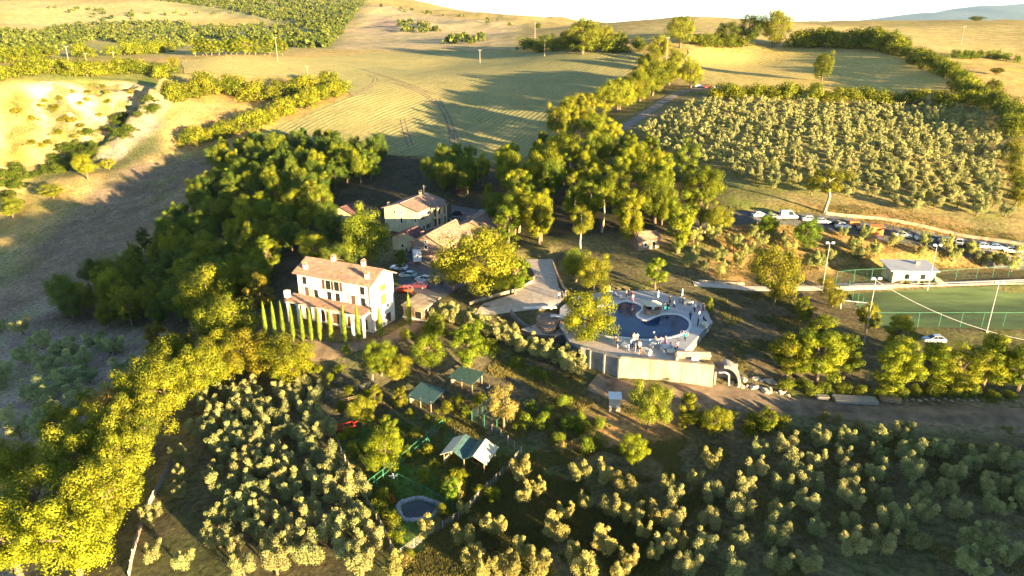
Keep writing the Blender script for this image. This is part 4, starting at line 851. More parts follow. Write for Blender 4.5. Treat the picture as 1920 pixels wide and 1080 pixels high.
# ---- woods, read row by row
rows(scatter(wg([(215, 525), (330, 420), (385, 350), (410, 300), (480, 280), (600, 275), (720, 300), (715, 345), (610, 375), (620, 430), (640, 470), (540, 490), (520, 560), (440, 590), (350, 640), (230, 615), (100, 600), (120, 560)]), 7.6, .33, .5), 11,
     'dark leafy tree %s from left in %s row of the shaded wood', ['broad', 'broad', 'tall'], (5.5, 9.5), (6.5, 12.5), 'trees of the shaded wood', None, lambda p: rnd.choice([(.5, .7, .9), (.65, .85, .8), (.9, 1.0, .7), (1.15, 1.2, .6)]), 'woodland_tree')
rows(scatter(wg([(935, 468), (900, 400), (885, 340), (960, 318), (1040, 290), (1080, 262), (1130, 275), (1190, 300), (1330, 345), (1345, 420), (1280, 445), (1240, 430), (1180, 455), (1120, 440), (1040, 468)]), 10.6, .34, .2), 6,
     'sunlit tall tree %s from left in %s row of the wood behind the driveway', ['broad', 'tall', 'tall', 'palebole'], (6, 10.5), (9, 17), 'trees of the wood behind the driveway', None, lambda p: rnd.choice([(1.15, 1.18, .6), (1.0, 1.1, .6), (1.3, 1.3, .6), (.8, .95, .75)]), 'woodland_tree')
rows(scatter(wg([(800, 350), (830, 310), (880, 305), (890, 360), (870, 385), (850, 372)]), 7, .3, .2), 2,
     'dark tree %s from left in %s row behind the yellow farmhouse', 'broad', (6, 8.5), (8, 11), 'trees behind the yellow farmhouse', (.75, .9, .8))
along([(1045, 262), (1075, 238), (1110, 232)], 5, 1.5, '%s lit tree from the left where the hill road hedge meets the wood', ['broad', 'tall'], (10, 13), (13, 17), 'trees at the foot of the hill road', YEL)
along([(1130, 222), (1180, 196), (1215, 178), (1250, 158)], 11, 2.5, '%s tree from the bottom in the tall hedge along the hill road', 'broad', (13, 18), (12, 17), 'tall hedge along the hill road', YEL)
along([(1195, 135), (1225, 122), (1245, 108)], 4, 1.5, '%s hedge tree near the top of the hill road', 'broad', (7, 9), (7, 10), 'hedge near the top of the hill road', (1, 1, .8))
# ---- hedges and scrub
along([(1340, 184), (1450, 186), (1560, 190), (1700, 194), (1840, 205)], 28, 1.8, '%s bush from left in the hedge between olive grove and stubble field', 'bush', (7, 11), (4.5, 9), 'hedge above the olive grove', (1.05, 1.05, .7))
along([(1480, 88), (1560, 88), (1640, 92), (1690, 104)], 22, 3, '%s bush from left in the right ridge hedge', 'bush', (12, 18), (8, 14), 'right ridge hedge', (.95, 1, .75))
along([(1690, 104), (1740, 125), (1790, 158), (1830, 190), (1880, 215), (1915, 260)], 30, 2, '%s bush from the top in the hedge down the right slope', 'bush', (8, 13), (5.5, 10), 'hedge down the right slope', (.85, .95, .75))
along([(1895, 280), (1905, 330), (1915, 390)], 8, 1.5, '%s shaded bush from the top at the right edge', 'bush', (5, 8), (4, 6.5), 'bushes at the right edge', (.8, .8, .7))
along([(1790, 110), (1850, 108), (1918, 118)], 10, 2, '%s bush from left in the short far hedge at the right edge', 'bush', (5, 8), (4, 6), 'far right hedge', (.8, .95, .8))
along([(985, 95), (1100, 100), (1200, 98)], 14, 2.5, '%s bush from left under the ridge copse above the hay field', 'bush', (11, 17), (8, 13), 'scrub under the ridge copse', (.85, .95, .8))
along([(1300, 86), (1345, 86), (1400, 88)], 10, 2, '%s low bush from left under the dark ridge copse', 'bush', (9, 13), (6, 9), 'scrub under the dark copse', (.9, .95, .8))
along([(335, 276), (400, 262), (470, 240), (540, 212), (600, 190), (650, 172)], 24, 2.2, '%s bush from left in the sunlit scrub edging the hay field', 'bush', (9, 14), (6, 10), 'scrub edging the hay field', YEL)
along([(335, 200), (370, 180), (420, 175), (480, 185), (540, 178), (620, 165)], 24, 5, '%s bush from left in the scrub beyond the ravine spur', 'bush', (10, 17), (7, 12), 'scrub beyond the ravine spur', (1, 1, .75))
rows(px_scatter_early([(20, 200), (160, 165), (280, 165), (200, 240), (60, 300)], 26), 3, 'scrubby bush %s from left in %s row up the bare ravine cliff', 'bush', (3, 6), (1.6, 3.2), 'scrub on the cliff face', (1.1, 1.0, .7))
rows(px_scatter_early([(-5, 330), (100, 290), (200, 235), (290, 185), (305, 200), (220, 270), (150, 310), (0, 385)], 46), 3, 'shade tinted low bush %s from left in %s row along the ravine foot', 'bush', (5, 9), (2.5, 5), 'scrub along the ravine foot', (.45, .6, .6))  # bush tint darkened to paint the cast shadow along the cliff foot
along([(0, 150), (60, 142), (130, 140), (200, 138), (270, 135), (310, 145)], 26, 6, '%s bush from left along the top of the ravine cliff', 'bush', (9, 16), (5, 9), 'scrub on the cliff top', (1, 1.05, .75))
along([(360, 105), (400, 104), (450, 104), (500, 104), (535, 105)], 15, 1.5, '%s tree from left in the windbreak beyond the hay field', 'tall', (8, 11), (10, 13), 'windbreak beyond the hay field', (1, 1.1, .75))
along([(0, 118), (60, 112), (130, 108), (200, 106), (270, 100), (330, 98)], 20, 8, '%s rounded bush from left in the far line left of the windbreak', 'bush', (10, 16), (6, 11), 'far trees left of the windbreak', (1, 1.05, .8))
rows(scatter(wg([(960, 770), (1020, 750), (1110, 770), (1150, 830), (1100, 850), (1000, 830)]), 3.6, .35, .3), 3,
     'weedy green bush %s from left in %s row below the retaining wall', 'bush', (2.2, 3.8), (1.8, 3.4), 'weedy bushes below the wall', (.75, .95, .7))
rows([tuple(G(x, y)) for x, y in [(640, 830), (665, 850), (690, 850), (800, 795), (770, 785), (860, 905), (745, 1020), (765, 1045), (640, 770), (870, 780), (830, 800), (800, 850), (900, 925), (925, 935), (655, 815), (700, 830), (715, 855), (760, 860), (700, 885), (670, 770), (725, 795), (690, 745), (745, 760), (780, 815), (815, 880), (870, 900), (845, 920), (800, 900), (720, 935), (715, 965), (735, 985), (830, 965), (655, 740), (620, 715), (600, 700), (640, 700), (900, 760), (860, 755), (835, 770)]], 5,
     'garden shrub %s from left in %s row of the animal enclosure', 'bush', (1.8, 3.4), (1.4, 2.6), 'shrubs of the animal enclosure', (1, 1.05, .65))
rows([tuple(G(x, y)) for x, y in [(1050, 850), (1080, 835), (1075, 795), (1040, 790), (1610, 805), (1545, 790), (1570, 795), (890, 985), (760, 1055), (820, 985), (1150, 900)]], 2,
     'dry golden weed clump %s from left in %s row of the foreground slope', 'drybush', (1.6, 2.8), (1.2, 2.2), 'dry weed clumps on the slope')
along([(1280, 790), (1330, 800), (1390, 806), (1460, 800)], 9, 1, '%s bush from left on the bank under the dirt lane', 'bush', (2.5, 4), (1.8, 3.2), 'bushes under the dirt lane', YEL)
along([(1455, 725), (1550, 735), (1650, 742), (1760, 742), (1900, 745)], 16, .8, '%s undergrowth bush from left beneath the plantation by the lane', 'bush', (3, 4.6), (1.6, 2.8), 'undergrowth by the lane', (.8, .9, .8))
along([(760, 640), (830, 628), (900, 650), (960, 680), (1040, 715)], 12, 1.2, '%s low bush from the villa below the slanting olive row', 'bush', (2.5, 4), (1.6, 2.6), 'bushes below the slanting olive row', (.8, .95, .8))
along([(930, 545), (960, 538), (985, 525)], 5, .6, '%s shrub from left on the driveway island', 'bush', (2.4, 3.4), (1.6, 2.6), 'shrubs on the driveway island', YEL)
# cypress row
for k, (x, y, hp) in enumerate([(500, 632, 66), (517, 634, 68), (533, 637, 72), (551, 641, 74), (569, 642, 64), (585, 642, 66), (601, 641, 64), (622, 643, 62), (648, 648, 76), (673, 640, 66), (714, 634, 58), (768, 612, 60)]):
    p = G(x, y); m = mpp(p); plant('cypress', p, 7.6 * m * (1.2 if k > 6 else 1), hp * m / .92, '%s cypress from the left in the row before the villa' % ordn(k + 1), 'cypress row before the villa', (1.25, 1.25, .8))

# ---- far woods and weeds: masses nobody could count
def px_scatter(poly, n):
    xs = [p[0] for p in poly]; ys = [p[1] for p in poly]; out = []
    P = np.stack([NR.uniform(min(xs), max(xs), n * 3), NR.uniform(min(ys), max(ys), n * 3)], 1); P = P[pip(P, poly)][:n]
    return [tuple(G(a, b)) for a, b in P]
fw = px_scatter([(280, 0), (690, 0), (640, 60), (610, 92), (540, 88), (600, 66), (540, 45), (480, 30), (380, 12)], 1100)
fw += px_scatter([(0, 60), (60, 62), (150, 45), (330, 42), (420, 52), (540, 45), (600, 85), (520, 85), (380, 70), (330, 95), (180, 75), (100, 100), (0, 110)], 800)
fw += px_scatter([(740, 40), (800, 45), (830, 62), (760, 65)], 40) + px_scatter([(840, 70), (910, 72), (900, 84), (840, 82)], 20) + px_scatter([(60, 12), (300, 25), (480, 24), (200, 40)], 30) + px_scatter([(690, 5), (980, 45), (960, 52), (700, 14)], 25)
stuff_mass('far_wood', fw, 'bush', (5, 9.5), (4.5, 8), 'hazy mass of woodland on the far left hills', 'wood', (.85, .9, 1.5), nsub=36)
def grass(name, polys, n, hr, label, tint):
    pts = []
    for poly, w in polys:
        P = np.array(wg(poly))[:, :2]; lo, hi = P.min(0), P.max(0); q = NR.uniform(lo, hi, (int(n * w * 2.2), 2)); q = q[pip(q, P)]
        keep = fbm(q[:, 0], q[:, 1], 7, 3, 61) > -.06; pts.append(q[keep][:int(n * w)])
    q = np.concatenate(pts); q = q[~pip(q, DECK)]; k = 5; q = np.repeat(q, k, 0) + NR.normal(0, .18, (len(q) * k, 2)); m = len(q); z = bil(q[:, 0], q[:, 1]); a = NR.uniform(0, 6.28, m); h = NR.uniform(*hr, m); w = h * .22
    ln = NR.normal(0, .3, (m, 2)) * h[:, None]; b = np.stack([np.cos(a) * w, np.sin(a) * w], 1)
    V = np.stack([np.column_stack([q - b, z - .05]), np.column_stack([q + b, z - .05]), np.column_stack([q + ln, z + h])], 1).reshape(-1, 3)
    me = np_mesh(name, V, np.arange(m * 3).reshape(m, 3), 'leaf_grass'); at = me.attributes.new('leafv', 'FLOAT', 'FACE')
    at.data.foreach_set('value', np.clip(fbm(q[:, 0], q[:, 1], 12, 3, 66) * 1.6 + .45 + NR.normal(0, .15, m), 0, 1).astype(np.float32)); o = link_mesh(name, me); o.color = (*tint, 1); tag(o, label, 'grass', None, 'stuff')
grass('wild_grass', [([(840, 900), (1000, 850), (1400, 815), (1330, 900), (1230, 1085), (760, 1085)], .25), ([(850, 900), (1000, 850), (1400, 810), (1900, 800), (1930, 1085), (760, 1085)], .22), ([(640, 790), (830, 800), (980, 850), (930, 930), (760, 1060), (690, 930)], .12), ([(880, 660), (1090, 700), (1130, 800), (1000, 850), (840, 800)], .12), ([(1340, 545), (1480, 550), (1620, 700), (1380, 700)], .06), ([(1285, 420), (1380, 385), (1600, 385), (1900, 440), (1920, 500), (1600, 500), (1350, 525)], .10)],
      60000, (.12, .4), 'dry and green wild grass over the foreground slopes', (1, 1, 1))

# ------------------------------------------------------------------ buildings
def window(par, x, y, z, w, h, face, shut=None, name='window', pane='glass_dark', frame='coping', door=False):
    """face: 'f' front (-y), 'r' right (+x), 'l' left (-x)"""
    def bx(mb, u, v, d, su, sv, sd):      # u across, v up, d outward
        if face == 'f': mb.box((x + u, y - d, z + v), (su, sd, sv))
        elif face == 'r': mb.box((x + d, y + u, z + v), (sd, su, sv))
        else: mb.box((x - d, y + u, z + v), (sd, su, sv))
        return mb
    mb = MB(); t = .10
    bx(mb, -w / 2 - t / 2, h / 2, .02, t, h + .2, .12); bx(mb, w / 2 + t / 2, h / 2, .02, t, h + .2, .12); bx(mb, 0, h + t / 2, .022, w, t, .12)
    o = mb.build('door' if door else name, frame, par)
    bx(MB(), 0, h / 2, .003, w, h, .03).build('pane' if not door else 'door_leaf', pane, o)
    if not door: bx(MB(), 0, -.06, .08, w + .3, .1, .26).build('sill', frame, o)
    if shut:
        for s in (-1, 1): bx(MB(), s * (w * .75 + t), h / 2, .05, w * .5, h, .05).build('shutter', shut, o)
    return o
def gable_roof(par, L, D, h, rise, oh, m, ridge='x', th=.22, name='roof'):
    """roof over box [0,L]x[0,D]; ridge along x or y; two slopes with tile courses"""
    mb = MB()
    if ridge == 'x':
        s = rise / (D / 2); e = h - oh * s
        mb.slab([(-oh, -oh, e), (L + oh, -oh, e), (L + oh, D / 2, h + rise), (-oh, D / 2, h + rise)], -th)
        mb.slab([(L + oh, D + oh, e), (-oh, D + oh, e), (-oh, D / 2, h + rise), (L + oh, D / 2, h + rise)], -th)
    else:
        s = rise / (L / 2); e = h - oh * s
        mb.slab([(L + oh, -oh, e), (L + oh, D + oh, e), (L / 2, D + oh, h + rise), (L / 2, -oh, h + rise)], -th)
        mb.slab([(-oh, D + oh, e), (-oh, -oh, e), (L / 2, -oh, h + rise), (L / 2, D + oh, h + rise)], -th)
    o = mb.build(name, m, par)
    rb = MB(); n = int((L if ridge == 'x' else D) / .5)
    for k in range(n + 1):
        if ridge == 'x': rb.tube((-oh + (L + 2 * oh) * k / (n + 1), D / 2, h + rise + th * .9), (-oh + (L + 2 * oh) * (k + 1.05) / (n + 1), D / 2, h + rise + th * .9), .15, .12, 6)
        else: rb.tube((L / 2, -oh + (D + 2 * oh) * k / (n + 1), h + rise + th * .9), (L / 2, -oh + (D + 2 * oh) * (k + 1.05) / (n + 1), h + rise + th * .9), .15, .12, 6)
    rb.build('ridge_cap', m, o)
    return o
def gable_walls(L, D, h, rise, ridge='x', base=-1.0):
    mb = MB(); mb.prism([(0, 0), (L, 0), (L, D), (0, D)], base, h)
    if ridge == 'x':
        for x in (0, L): mb.add([(x, 0, h), (x, D, h), (x, D / 2, h + rise)], [(0, 1, 2) if x else (0, 2, 1)])
    else:
        for y in (0, D): mb.add([(0, y, h), (L, y, h), (L / 2, y, h + rise)], [(0, 1, 2) if not y else (0, 2, 1)])
    return mb
def chimney(roof, x, y, z, h=1.0, w=.7, m='plaster_white'):
    mb = MB(); mb.box((x, y, z + h / 2 - .4), (w, w * .8, h + .8)); o = mb.build('chimney', m, roof)
    mb = MB(); mb.box((x, y, z + h + .06), (w + .2, w * .8 + .2, .12)); mb.add([(x - w / 2 - .1, y - .4, z + h + .32), (x + w / 2 + .1, y - .4, z + h + .32), (x, y - .4, z + h + .55), (x - w / 2 - .1, y + .4, z + h + .32), (x + w / 2 + .1, y + .4, z + h + .32), (x, y + .4, z + h + .55)], [(0, 1, 2), (5, 4, 3), (0, 2, 5, 3), (1, 4, 5, 2), (0, 3, 4, 1)])
    for sx in (-1, 1): mb.box((x + sx * w * .38, y, z + h + .2), (.1, w * .6, .2))
    mb.build('chimney_cap', 'tiles_orange', o)

# white villa
vo = vil(0, 0); V0 = empty('villa', (vo[0], vo[1], -1.6), math.radians(-24.9), 'white three storey villa with orange tiled roof behind the cypress row', 'house')
EH = 10.2; BAL = 4.9
gable_walls(VL, VD, EH, 1.8).build('wall', 'plaster_white', V0)
rf = gable_roof(V0, VL, VD, EH, 1.8, .65, 'tiles_orange')
for x, y, z in ((1.6, .9, EH + .5), (6.4, 3.9, EH + 1.9), (13.8, 3.9, EH + 1.9), (16.6, 1.1, EH + .6)): chimney(rf, x, y, z, 1.0, .75)
for fx, z, w, h in ((.10, 7.8, 1.15, 1.6), (.43, 7.6, 1.3, 1.9), (.545, 7.6, 1.3, 1.9), (.89, 7.8, 1.15, 1.6), (.25, 5.4, 1.1, 1.6), (.435, 5.4, 1.2, 1.7), (.55, 5.4, 1.2, 1.7), (.89, 5.4, 1.15, 1.7)): window(V0, fx * VL, 0, z, w, h, 'f', 'shutter_brown' if fx in (.43, .545) else None)
for fx in (.12, .76): window(V0, fx * VL, 0, BAL + .05, 1.1, 2.3, 'f', 'plaster_grey', door=True, pane='shutter_brown')
for z, h in ((7.7, 1.2), (4.9, 1.9)):
    o = MB().box((VL + .05, VD * .52, z + h / 2), (.08, 1.9, h)).build('shutter', 'shutter_yellow', V0); MB().box((VL + .1, VD * .52, z + h / 2), (.04, .05, h)).build('shutter_gap', 'shutter_brown', o)
    MB().box((VL + .1, VD * .52, z - .08), (.25, 2.2, .12)).build('sill', 'coping', o)
BD = 3.0
b = MB().box((VL / 2 - .5, -BD / 2, BAL - .2), (VL + 1.4, BD, .4)).build('balcony', 'plaster_white', V0)
MB().slab([(-1.3, -BD - .25, BAL + .02), (VL + .25, -BD - .25, BAL + .02), (VL + .25, -.01, BAL + .55), (-1.3, -.01, BAL + .55)], .18).build('balcony_tiles', 'tiles_orange', b)
for k in range(8):
    x = -.8 + k * (VL + .6) / 7; c = MB().box((x, -BD + .3, BAL / 2 - .6), (.42, .42, BAL + .8)).build('pillar', 'plaster_white', V0); MB().box((x, -BD + .3, BAL - .55), (.75, .75, .2)).build('capital', 'plaster_white', c)
for k in range(5): window(V0, 2 + k * 3.5, 0, .4, 1.5, 2.2, 'f', door=True, pane='shutter_brown')
MB().box((-.9, -BD + .6, BAL + 1.2), (.9, .9, 1.5)).build('balcony_pier', 'plaster_white', V0)
for y in (1.6, 5.2): window(V0, VL, y, .3, 1.7, 2.1, 'r', door=True, pane='shutter_brown')
MB().tube((VL - .15, -.12, -.2), (VL - .15, -.12, EH - .2), .06, .06, 6).build('drainpipe', 'metal_grey', V0)
for fx in (.2, .33, .66, .97): MB().box((fx * VL, -.03, 7.5), (.07, .05, 4.6)).build('pilaster_strip', 'plaster_grey', V0)
MB().box((VL / 2, -.04, 7.35), (VL, .06, .12)).build('string_course', 'plaster_grey', V0)
# stone annex right of the villa
p = G(757, 600); an = empty('stone_annex', (p.x, p.y, p.z), math.radians(-24.9), 'low stone annex with open bays at the right end of the villa', 'house')
gable_walls(5.0, 6.0, 3.4, .01, base=-1).build('wall', 'stone_wall', an)
MB().slab([(-.3, -.3, 3.45), (5.3, -.3, 3.45), (5.3, 6.3, 3.7), (-.3, 6.3, 3.7)], .22).build('roof', 'concrete', an)
for x in (1.3, 3.6): window(an, x, 0, 1.0, 1.5, 1.5, 'f', pane='glass_dark', frame='concrete')
MB().box((2.5, -.15, .8), (5.2, .3, .25)).build('ledge', 'coping', an)

# yellow farmhouse
fc = Vector((-25.6, 188.7)); fu = math.atan2(-4.6, 10.3)      # gable end faces the camera on the left
fx0 = fc - Vector((math.cos(fu), math.sin(fu))) * 11.3
fh = empty('farmhouse', (fx0.x, fx0.y, .9), fu, 'pale yellow two storey farmhouse with brown tiled roof and corner loggia', 'house')
gable_walls(11.3, 14.0, 6.7, 1.7, 'y').build('wall', 'plaster_yellow', fh)
rf = gable_roof(fh, 11.3, 14.0, 6.7, 1.7, .55, 'tiles_brown', 'y')
chimney(rf, 5.0, 11.5, 8.3, 1.0, .7, 'plaster_yellow'); chimney(rf, 1.0, .9, 6.9, .8, .6, 'plaster_white')
a = MB(); a.tube((5.8, 12.2, 8.2), (5.8, 12.2, 11.2), .05, .04, 5); a.tube((5.2, 12.2, 10.9), (6.5, 12.2, 10.9), .03, .03, 4); a.tube((5.4, 12.2, 10.5), (6.3, 12.2, 10.5), .03, .03, 4); a.build('antenna', 'metal_grey', rf)
for x, z, w, h in ((3.4, 5.4, .5, .8), (5.6, 5.4, .5, .8), (5.6, 2.7, .6, 1.7), (10.1, 3.6, .5, .9)): window(fh, x, 0, z, w, h, 'f')
for y, z, w, h in ((2.0, 3.9, .9, 1.5), (5.2, 4.1, .9, 1.4), (4.8, .8, 1.0, 1.3)): window(fh, 11.3, y, z, w, h, 'r', 'shutter_brown')
window(fh, 11.3, 2.2, 0.1, 1.4, 2.1, 'r', door=True, pane='metal_green')
lg = MB(); lg.box((12.2, 9.8, 3.15), (1.8, 5.4, .25)); lg.box((12.2, 9.8, .1), (1.8, 5.4, .3))
lo = lg.build('loggia', 'plaster_yellow', fh)
for y in (7.3, 9.8, 12.3): MB().box((12.95, y, 3.0), (.35, .35, 6.0)).build('post', 'plaster_yellow', lo)
MB().slab([(13.5, 6.8, 6.05), (13.5, 12.8, 6.05), (11.3, 12.8, 6.75), (11.3, 6.8, 6.75)], -.18).build('loggia_roof', 'tiles_brown', lo)
for y in (8.6, 11.0):
    window(fh, 11.3, y, 3.4, 1.2, 2.0, 'r', door=True, pane='shutter_brown'); window(fh, 11.3, y, .3, 1.2, 2.1, 'r', door=True, pane='shutter_brown')
MB().tube((11.25, -.08, 0), (11.25, -.08, 6.5), .06, .06, 6).build('drainpipe', 'metal_grey', fh)
# small yellow outbuilding in front of the farmhouse
def simple_house(name, label, px, py, ang, L, D, h, rise, ridge, wm, rm, wins=(), chim=(), base=-1.2, oh=.4, zoff=0):
    p = G(px, py); r = empty(name, (p.x, p.y, p.z + zoff), math.radians(ang), label, 'house' if 'shed' not in name and 'hut' not in name else name.split('_')[-1])
    gable_walls(L, D, h, rise, ridge, base).build('wall', wm, r); rf = gable_roof(r, L, D, h, rise, oh, rm, ridge)
    for wv in wins: window(r, *wv)
    for c in chim: chimney(rf, *c)
    return r
simple_house('outbuilding', 'small pale yellow outbuilding with dark tiled roof before the farmhouse', 737, 468, -24, 8.2, 5.5, 3.6, 1.5, 'y', 'plaster_yellow', 'tiles_red', [(3, 0, 1.0, .6, .8, 'f')])
simple_house('stone_barn', 'low stone barn with pale orange roof left of the huge tree', 772, 478, -22, 9.0, 16.0, 3.4, 2.2, 'y', 'stone_wall', 'tiles_orange', [(4.2, 0, 2.1, .8, .9, 'f'), (4.2, 0, 3.7, .6, .6, 'f'), (2.0, 0, 0, 1.6, 2.2, 'f', None, 'window', 'shutter_brown')], [(2.0, 2.5, 4.4, .9, .8, 'stone_wall')])
simple_house('stone_barn', 'brown roofed long barn with fallen tiles beside the farm yard', 850, 452, -20, 10.5, 17.0, 3.6, 2.1, 'y', 'stone_wall', 'tiles_brown', [(5, 0, 1.2, .8, 1, 'f')], [(3.0, 4.0, 4.9, .9, .9, 'stone_wall')])
simple_house('cottage', 'low pale cottage with dull red roof left of the farmhouse', 618, 420, -24, 9.5, 9.0, 3.6, 1.9, 'y', 'plaster_yellow', 'tiles_red', [(6.5, 0, 1.0, .8, 1.1, 'f'), (2.0, 0, .9, 1.0, 1.6, 'f')], [(7, 7, 5, .8, .5)])
simple_house('woodland_hut', 'small tile roofed hut under the trees behind the pool', 1196, 470, 18, 6.0, 5.0, 2.6, 1.3, 'x', 'stone_wall', 'tiles_orange', [(2, 0, .9, .8, .9, 'f'), (4.4, 0, .0, 1.0, 2.0, 'f')])
# clubhouse by the pitch
p = G(1672, 530); ch = empty('clubhouse', (p.x, p.y, p.z), math.radians(-3), 'cream single storey clubhouse with grey flat roof behind the football pitch', 'house')
CL, CD, CH = 9.6, 5.5, 2.9
MB().prism([(0, 0), (CL, 0), (CL, CD), (0, CD)], -.8, CH).build('wall', 'plaster_yellow', ch)
r_ = MB().slab([(-1.0, -.6, CH + .05), (CL + .6, -.6, CH + .05), (CL + .6, CD + .5, CH + .75), (-1.0, CD + .5, CH + .75)], -.22).build('roof', 'metal_grey', ch)
MB().box((6.8, 3.6, CH + .95), (.9, .8, .8)).build('roof_vent', 'concrete', r_)
for x in (3.2, 6.8): window(ch, x, 0, 1.0, 1.2, 1.2, 'f')
window(ch, 5.0, 0, 0, .9, 2.0, 'f', door=True, pane='metal_white')
MB().slab([(CL, -1.4, -.1), (CL + 3.2, -1.4, -.1), (CL + .2, .1, 1.7), (CL, .1, 1.7)], .2).build('stair_ramp', 'concrete', ch)
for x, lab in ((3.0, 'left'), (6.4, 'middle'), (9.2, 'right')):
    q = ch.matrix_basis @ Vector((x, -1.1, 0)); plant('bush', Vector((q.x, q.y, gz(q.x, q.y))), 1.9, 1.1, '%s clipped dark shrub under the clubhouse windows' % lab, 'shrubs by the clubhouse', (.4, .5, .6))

# ---- animal enclosure sheds
def open_shed(label, px, py, ang, L, D, h, slopes, mats, wallm='wood_grey'):
    p = G(px, py); r = empty('animal_shed', (p.x, p.y, p.z), math.radians(ang), label, 'shed')
    for x in (0.1, L / 2, L - .1):
        for y in (.1, D - .1): MB().box((x, y, h / 2 - .3), (.14, .14, h + .6)).build('post', 'wood', r)
    MB().box((L / 2, D - .05, h / 2), (L, .08, h)).build('back_wall', wallm, r)
    for k in range(4): MB().box((.02, D * (k + .5) / 4, .5), (.06, D / 4 - .03, 1.0)).build('board', wallm, r)
    for (q, m) in zip(slopes, mats): MB().slab(q, -.08).build('roof_sheet', m, r)
    return r
L, D, h = 6.8, 4.5, 1.9
open_shed('double gabled shed of cream and teal metal sheets in the enclosure', 832, 872, -20, L, D, h,
          [[(-.4, D + .3, h), (-.4, -.3, h), (L * .25, -.3, h + 1.1), (L * .25, D + .3, h + 1.1)], [(L * .25, D + .3, h + 1.1), (L * .25, -.3, h + 1.1), (L * .5, -.3, h + .05), (L * .5, D + .3, h + .05)],
           [(L * .5, D + .3, h + .03), (L * .5, -.3, h + .03), (L * .74, -.3, h + 1.0), (L * .74, D + .3, h + 1.0)], [(L * .74, D + .3, h + 1.0), (L * .74, -.3, h + 1.0), (L + .4, -.3, h - .1), (L + .4, D + .3, h - .1)]],
          ['metal_cream', 'metal_teal', 'metal_teal', 'metal_cream'])
L, D, h = 4.8, 3.5, 1.8
open_shed('low shed with sloping teal roof below the round green tree', 768, 757, -32, L, D, h, [[(-.3, -.4, h - .3), (L + .3, -.4, h - .3), (L + .3, D + .3, h + .7), (-.3, D + .3, h + .7)]], ['metal_teal'])
mat('metal_darkgreen', (0.05, 0.10, 0.08), .6, .25, 2)
L, D, h = 4.8, 3.2, 1.8
open_shed('shed with dull dark green roof under the bright green tree', 845, 722, -32, L, D, h, [[(-.3, -.4, h - .2), (L + .3, -.4, h - .2), (L + .3, D + .3, h + .5), (-.3, D + .3, h + .5)]], ['metal_darkgreen'])
p = G(1152, 765); r = empty('grey_shed', (p.x, p.y, p.z), math.radians(-5), 'little pale grey metal shed left of the dark bushy tree', 'shed')
MB().box((0, 0, 1.0), (1.8, 1.6, 2.4)).build('wall', 'metal_grey', r); MB().slab([(-1.1, -1, 2.2), (1.1, -1, 2.2), (1.1, 1, 2.5), (-1.1, 1, 2.5)], -.08).build('roof', 'metal_white', r); MB().box((0, -.83, .3), (1.5, .06, .5)).build('door', 'wood', r)
# aviary of netting
p = G(885, 792); av = empty('aviary', (p.x, p.y, p.z), math.radians(-35), 'wire aviary with dark netting roof beside the golden dry tree', 'cage')
for x in (0, 2.6, 5.2):
    for y in (0, 3, 6): MB().tube((x, y, -.4), (x, y, 2.3), .05, .05, 5).build('post', 'metal_green', av)
for y in (0, 3, 6): MB().tube((0, y, 2.3), (5.2, y, 2.3), .04, .04, 5).build('rail', 'metal_teal', av)
for x in (0, 2.6, 5.2): MB().tube((x, 0, 2.31), (x, 6, 2.31), .04, .04, 5).build('rail', 'metal_teal', av)
MB().add([(0, 0, 2.35), (5.2, 0, 2.35), (5.2, 6, 2.35), (0, 6, 2.35)], [(0, 1, 2, 3)]).build('roof_net', 'net_dark', av)
MB().add([(0, 0, 0), (5.2, 0, 0), (5.2, 0, 2.3), (0, 0, 2.3)], [(0, 1, 2, 3)]).add([(0, 0, 0), (0, 6, 0), (0, 6, 2.3), (0, 0, 2.3)], [(0, 1, 2, 3)]).build('side_net', 'net_dark', av)

# ------------------------------------------------------------------ fences, walls, poles
def fence(name, pxs, h, gap, pm, net, label, pr=.05, rail=None, cat='fence', world=None, board=None, brace=False):
    P = [Vector(p) for p in (world or wg(pxs))]; c = P[0]; r = empty(name, c, 0, label, cat); k0 = None; net_mb = MB()
    pts = []
    for i in range(len(P) - 1):
        n = max(1, round((P[i + 1] - P[i]).length / gap))
        for k in range(n): pts.append(P[i].lerp(P[i + 1], k / n))
    pts.append(P[-1]); pts = [Vector((q.x, q.y, gz(q.x, q.y))) - c for q in pts]
    pm_ = MB().tube((0, 0, -.4), (0, 0, h), pr, pr * .9, 6).mesh('post'); pm_.materials.append(MATS[pm])
    for i, q in enumerate(pts):
        o = link_mesh('post', pm_, None, r); o.location = q; o.rotation_euler = (rnd.gauss(0, .02), rnd.gauss(0, .02), 0)
        if i:
            a = pts[i - 1]
            if net: net_mb.add([(a.x, a.y, a.z), (q.x, q.y, q.z), (q.x, q.y, q.z + h * .97), (a.x, a.y, a.z + h * .97)], [(0, 1, 2, 3)])
            for zr in (rail or ()): MB().tube((a.x, a.y, a.z + h * zr), (q.x, q.y, q.z + h * zr), .035, .035, 5).build('rail', pm, r)
            if board:
                d = q - a; n = max(1, int(d.length / .32))
                for k in range(n):
                    m = a + d * ((k + .5) / n); MB().box((m.x, m.y, m.z + h * .42), (.28, .05, h * rnd.uniform(.8, 1.0)), math.atan2(d.y, d.x) + rnd.gauss(0, .03)).build('board', board, r)
            if brace and i % 3 == 1: MB().tube((q.x, q.y, q.z + h), (q.x + .7, q.y - .5, q.z), .035, .035, 5).build('brace', pm, r)
    if net: net_mb.build('netting', net, r)
    return r
fence('green_fence', [(686, 926), (735, 888), (785, 845), (830, 806)], 1.9, 1.9, 'metal_green', 'net_green', 'bright green metal and net fence slanting above the pond', .06, (1.0, .5), brace=True)
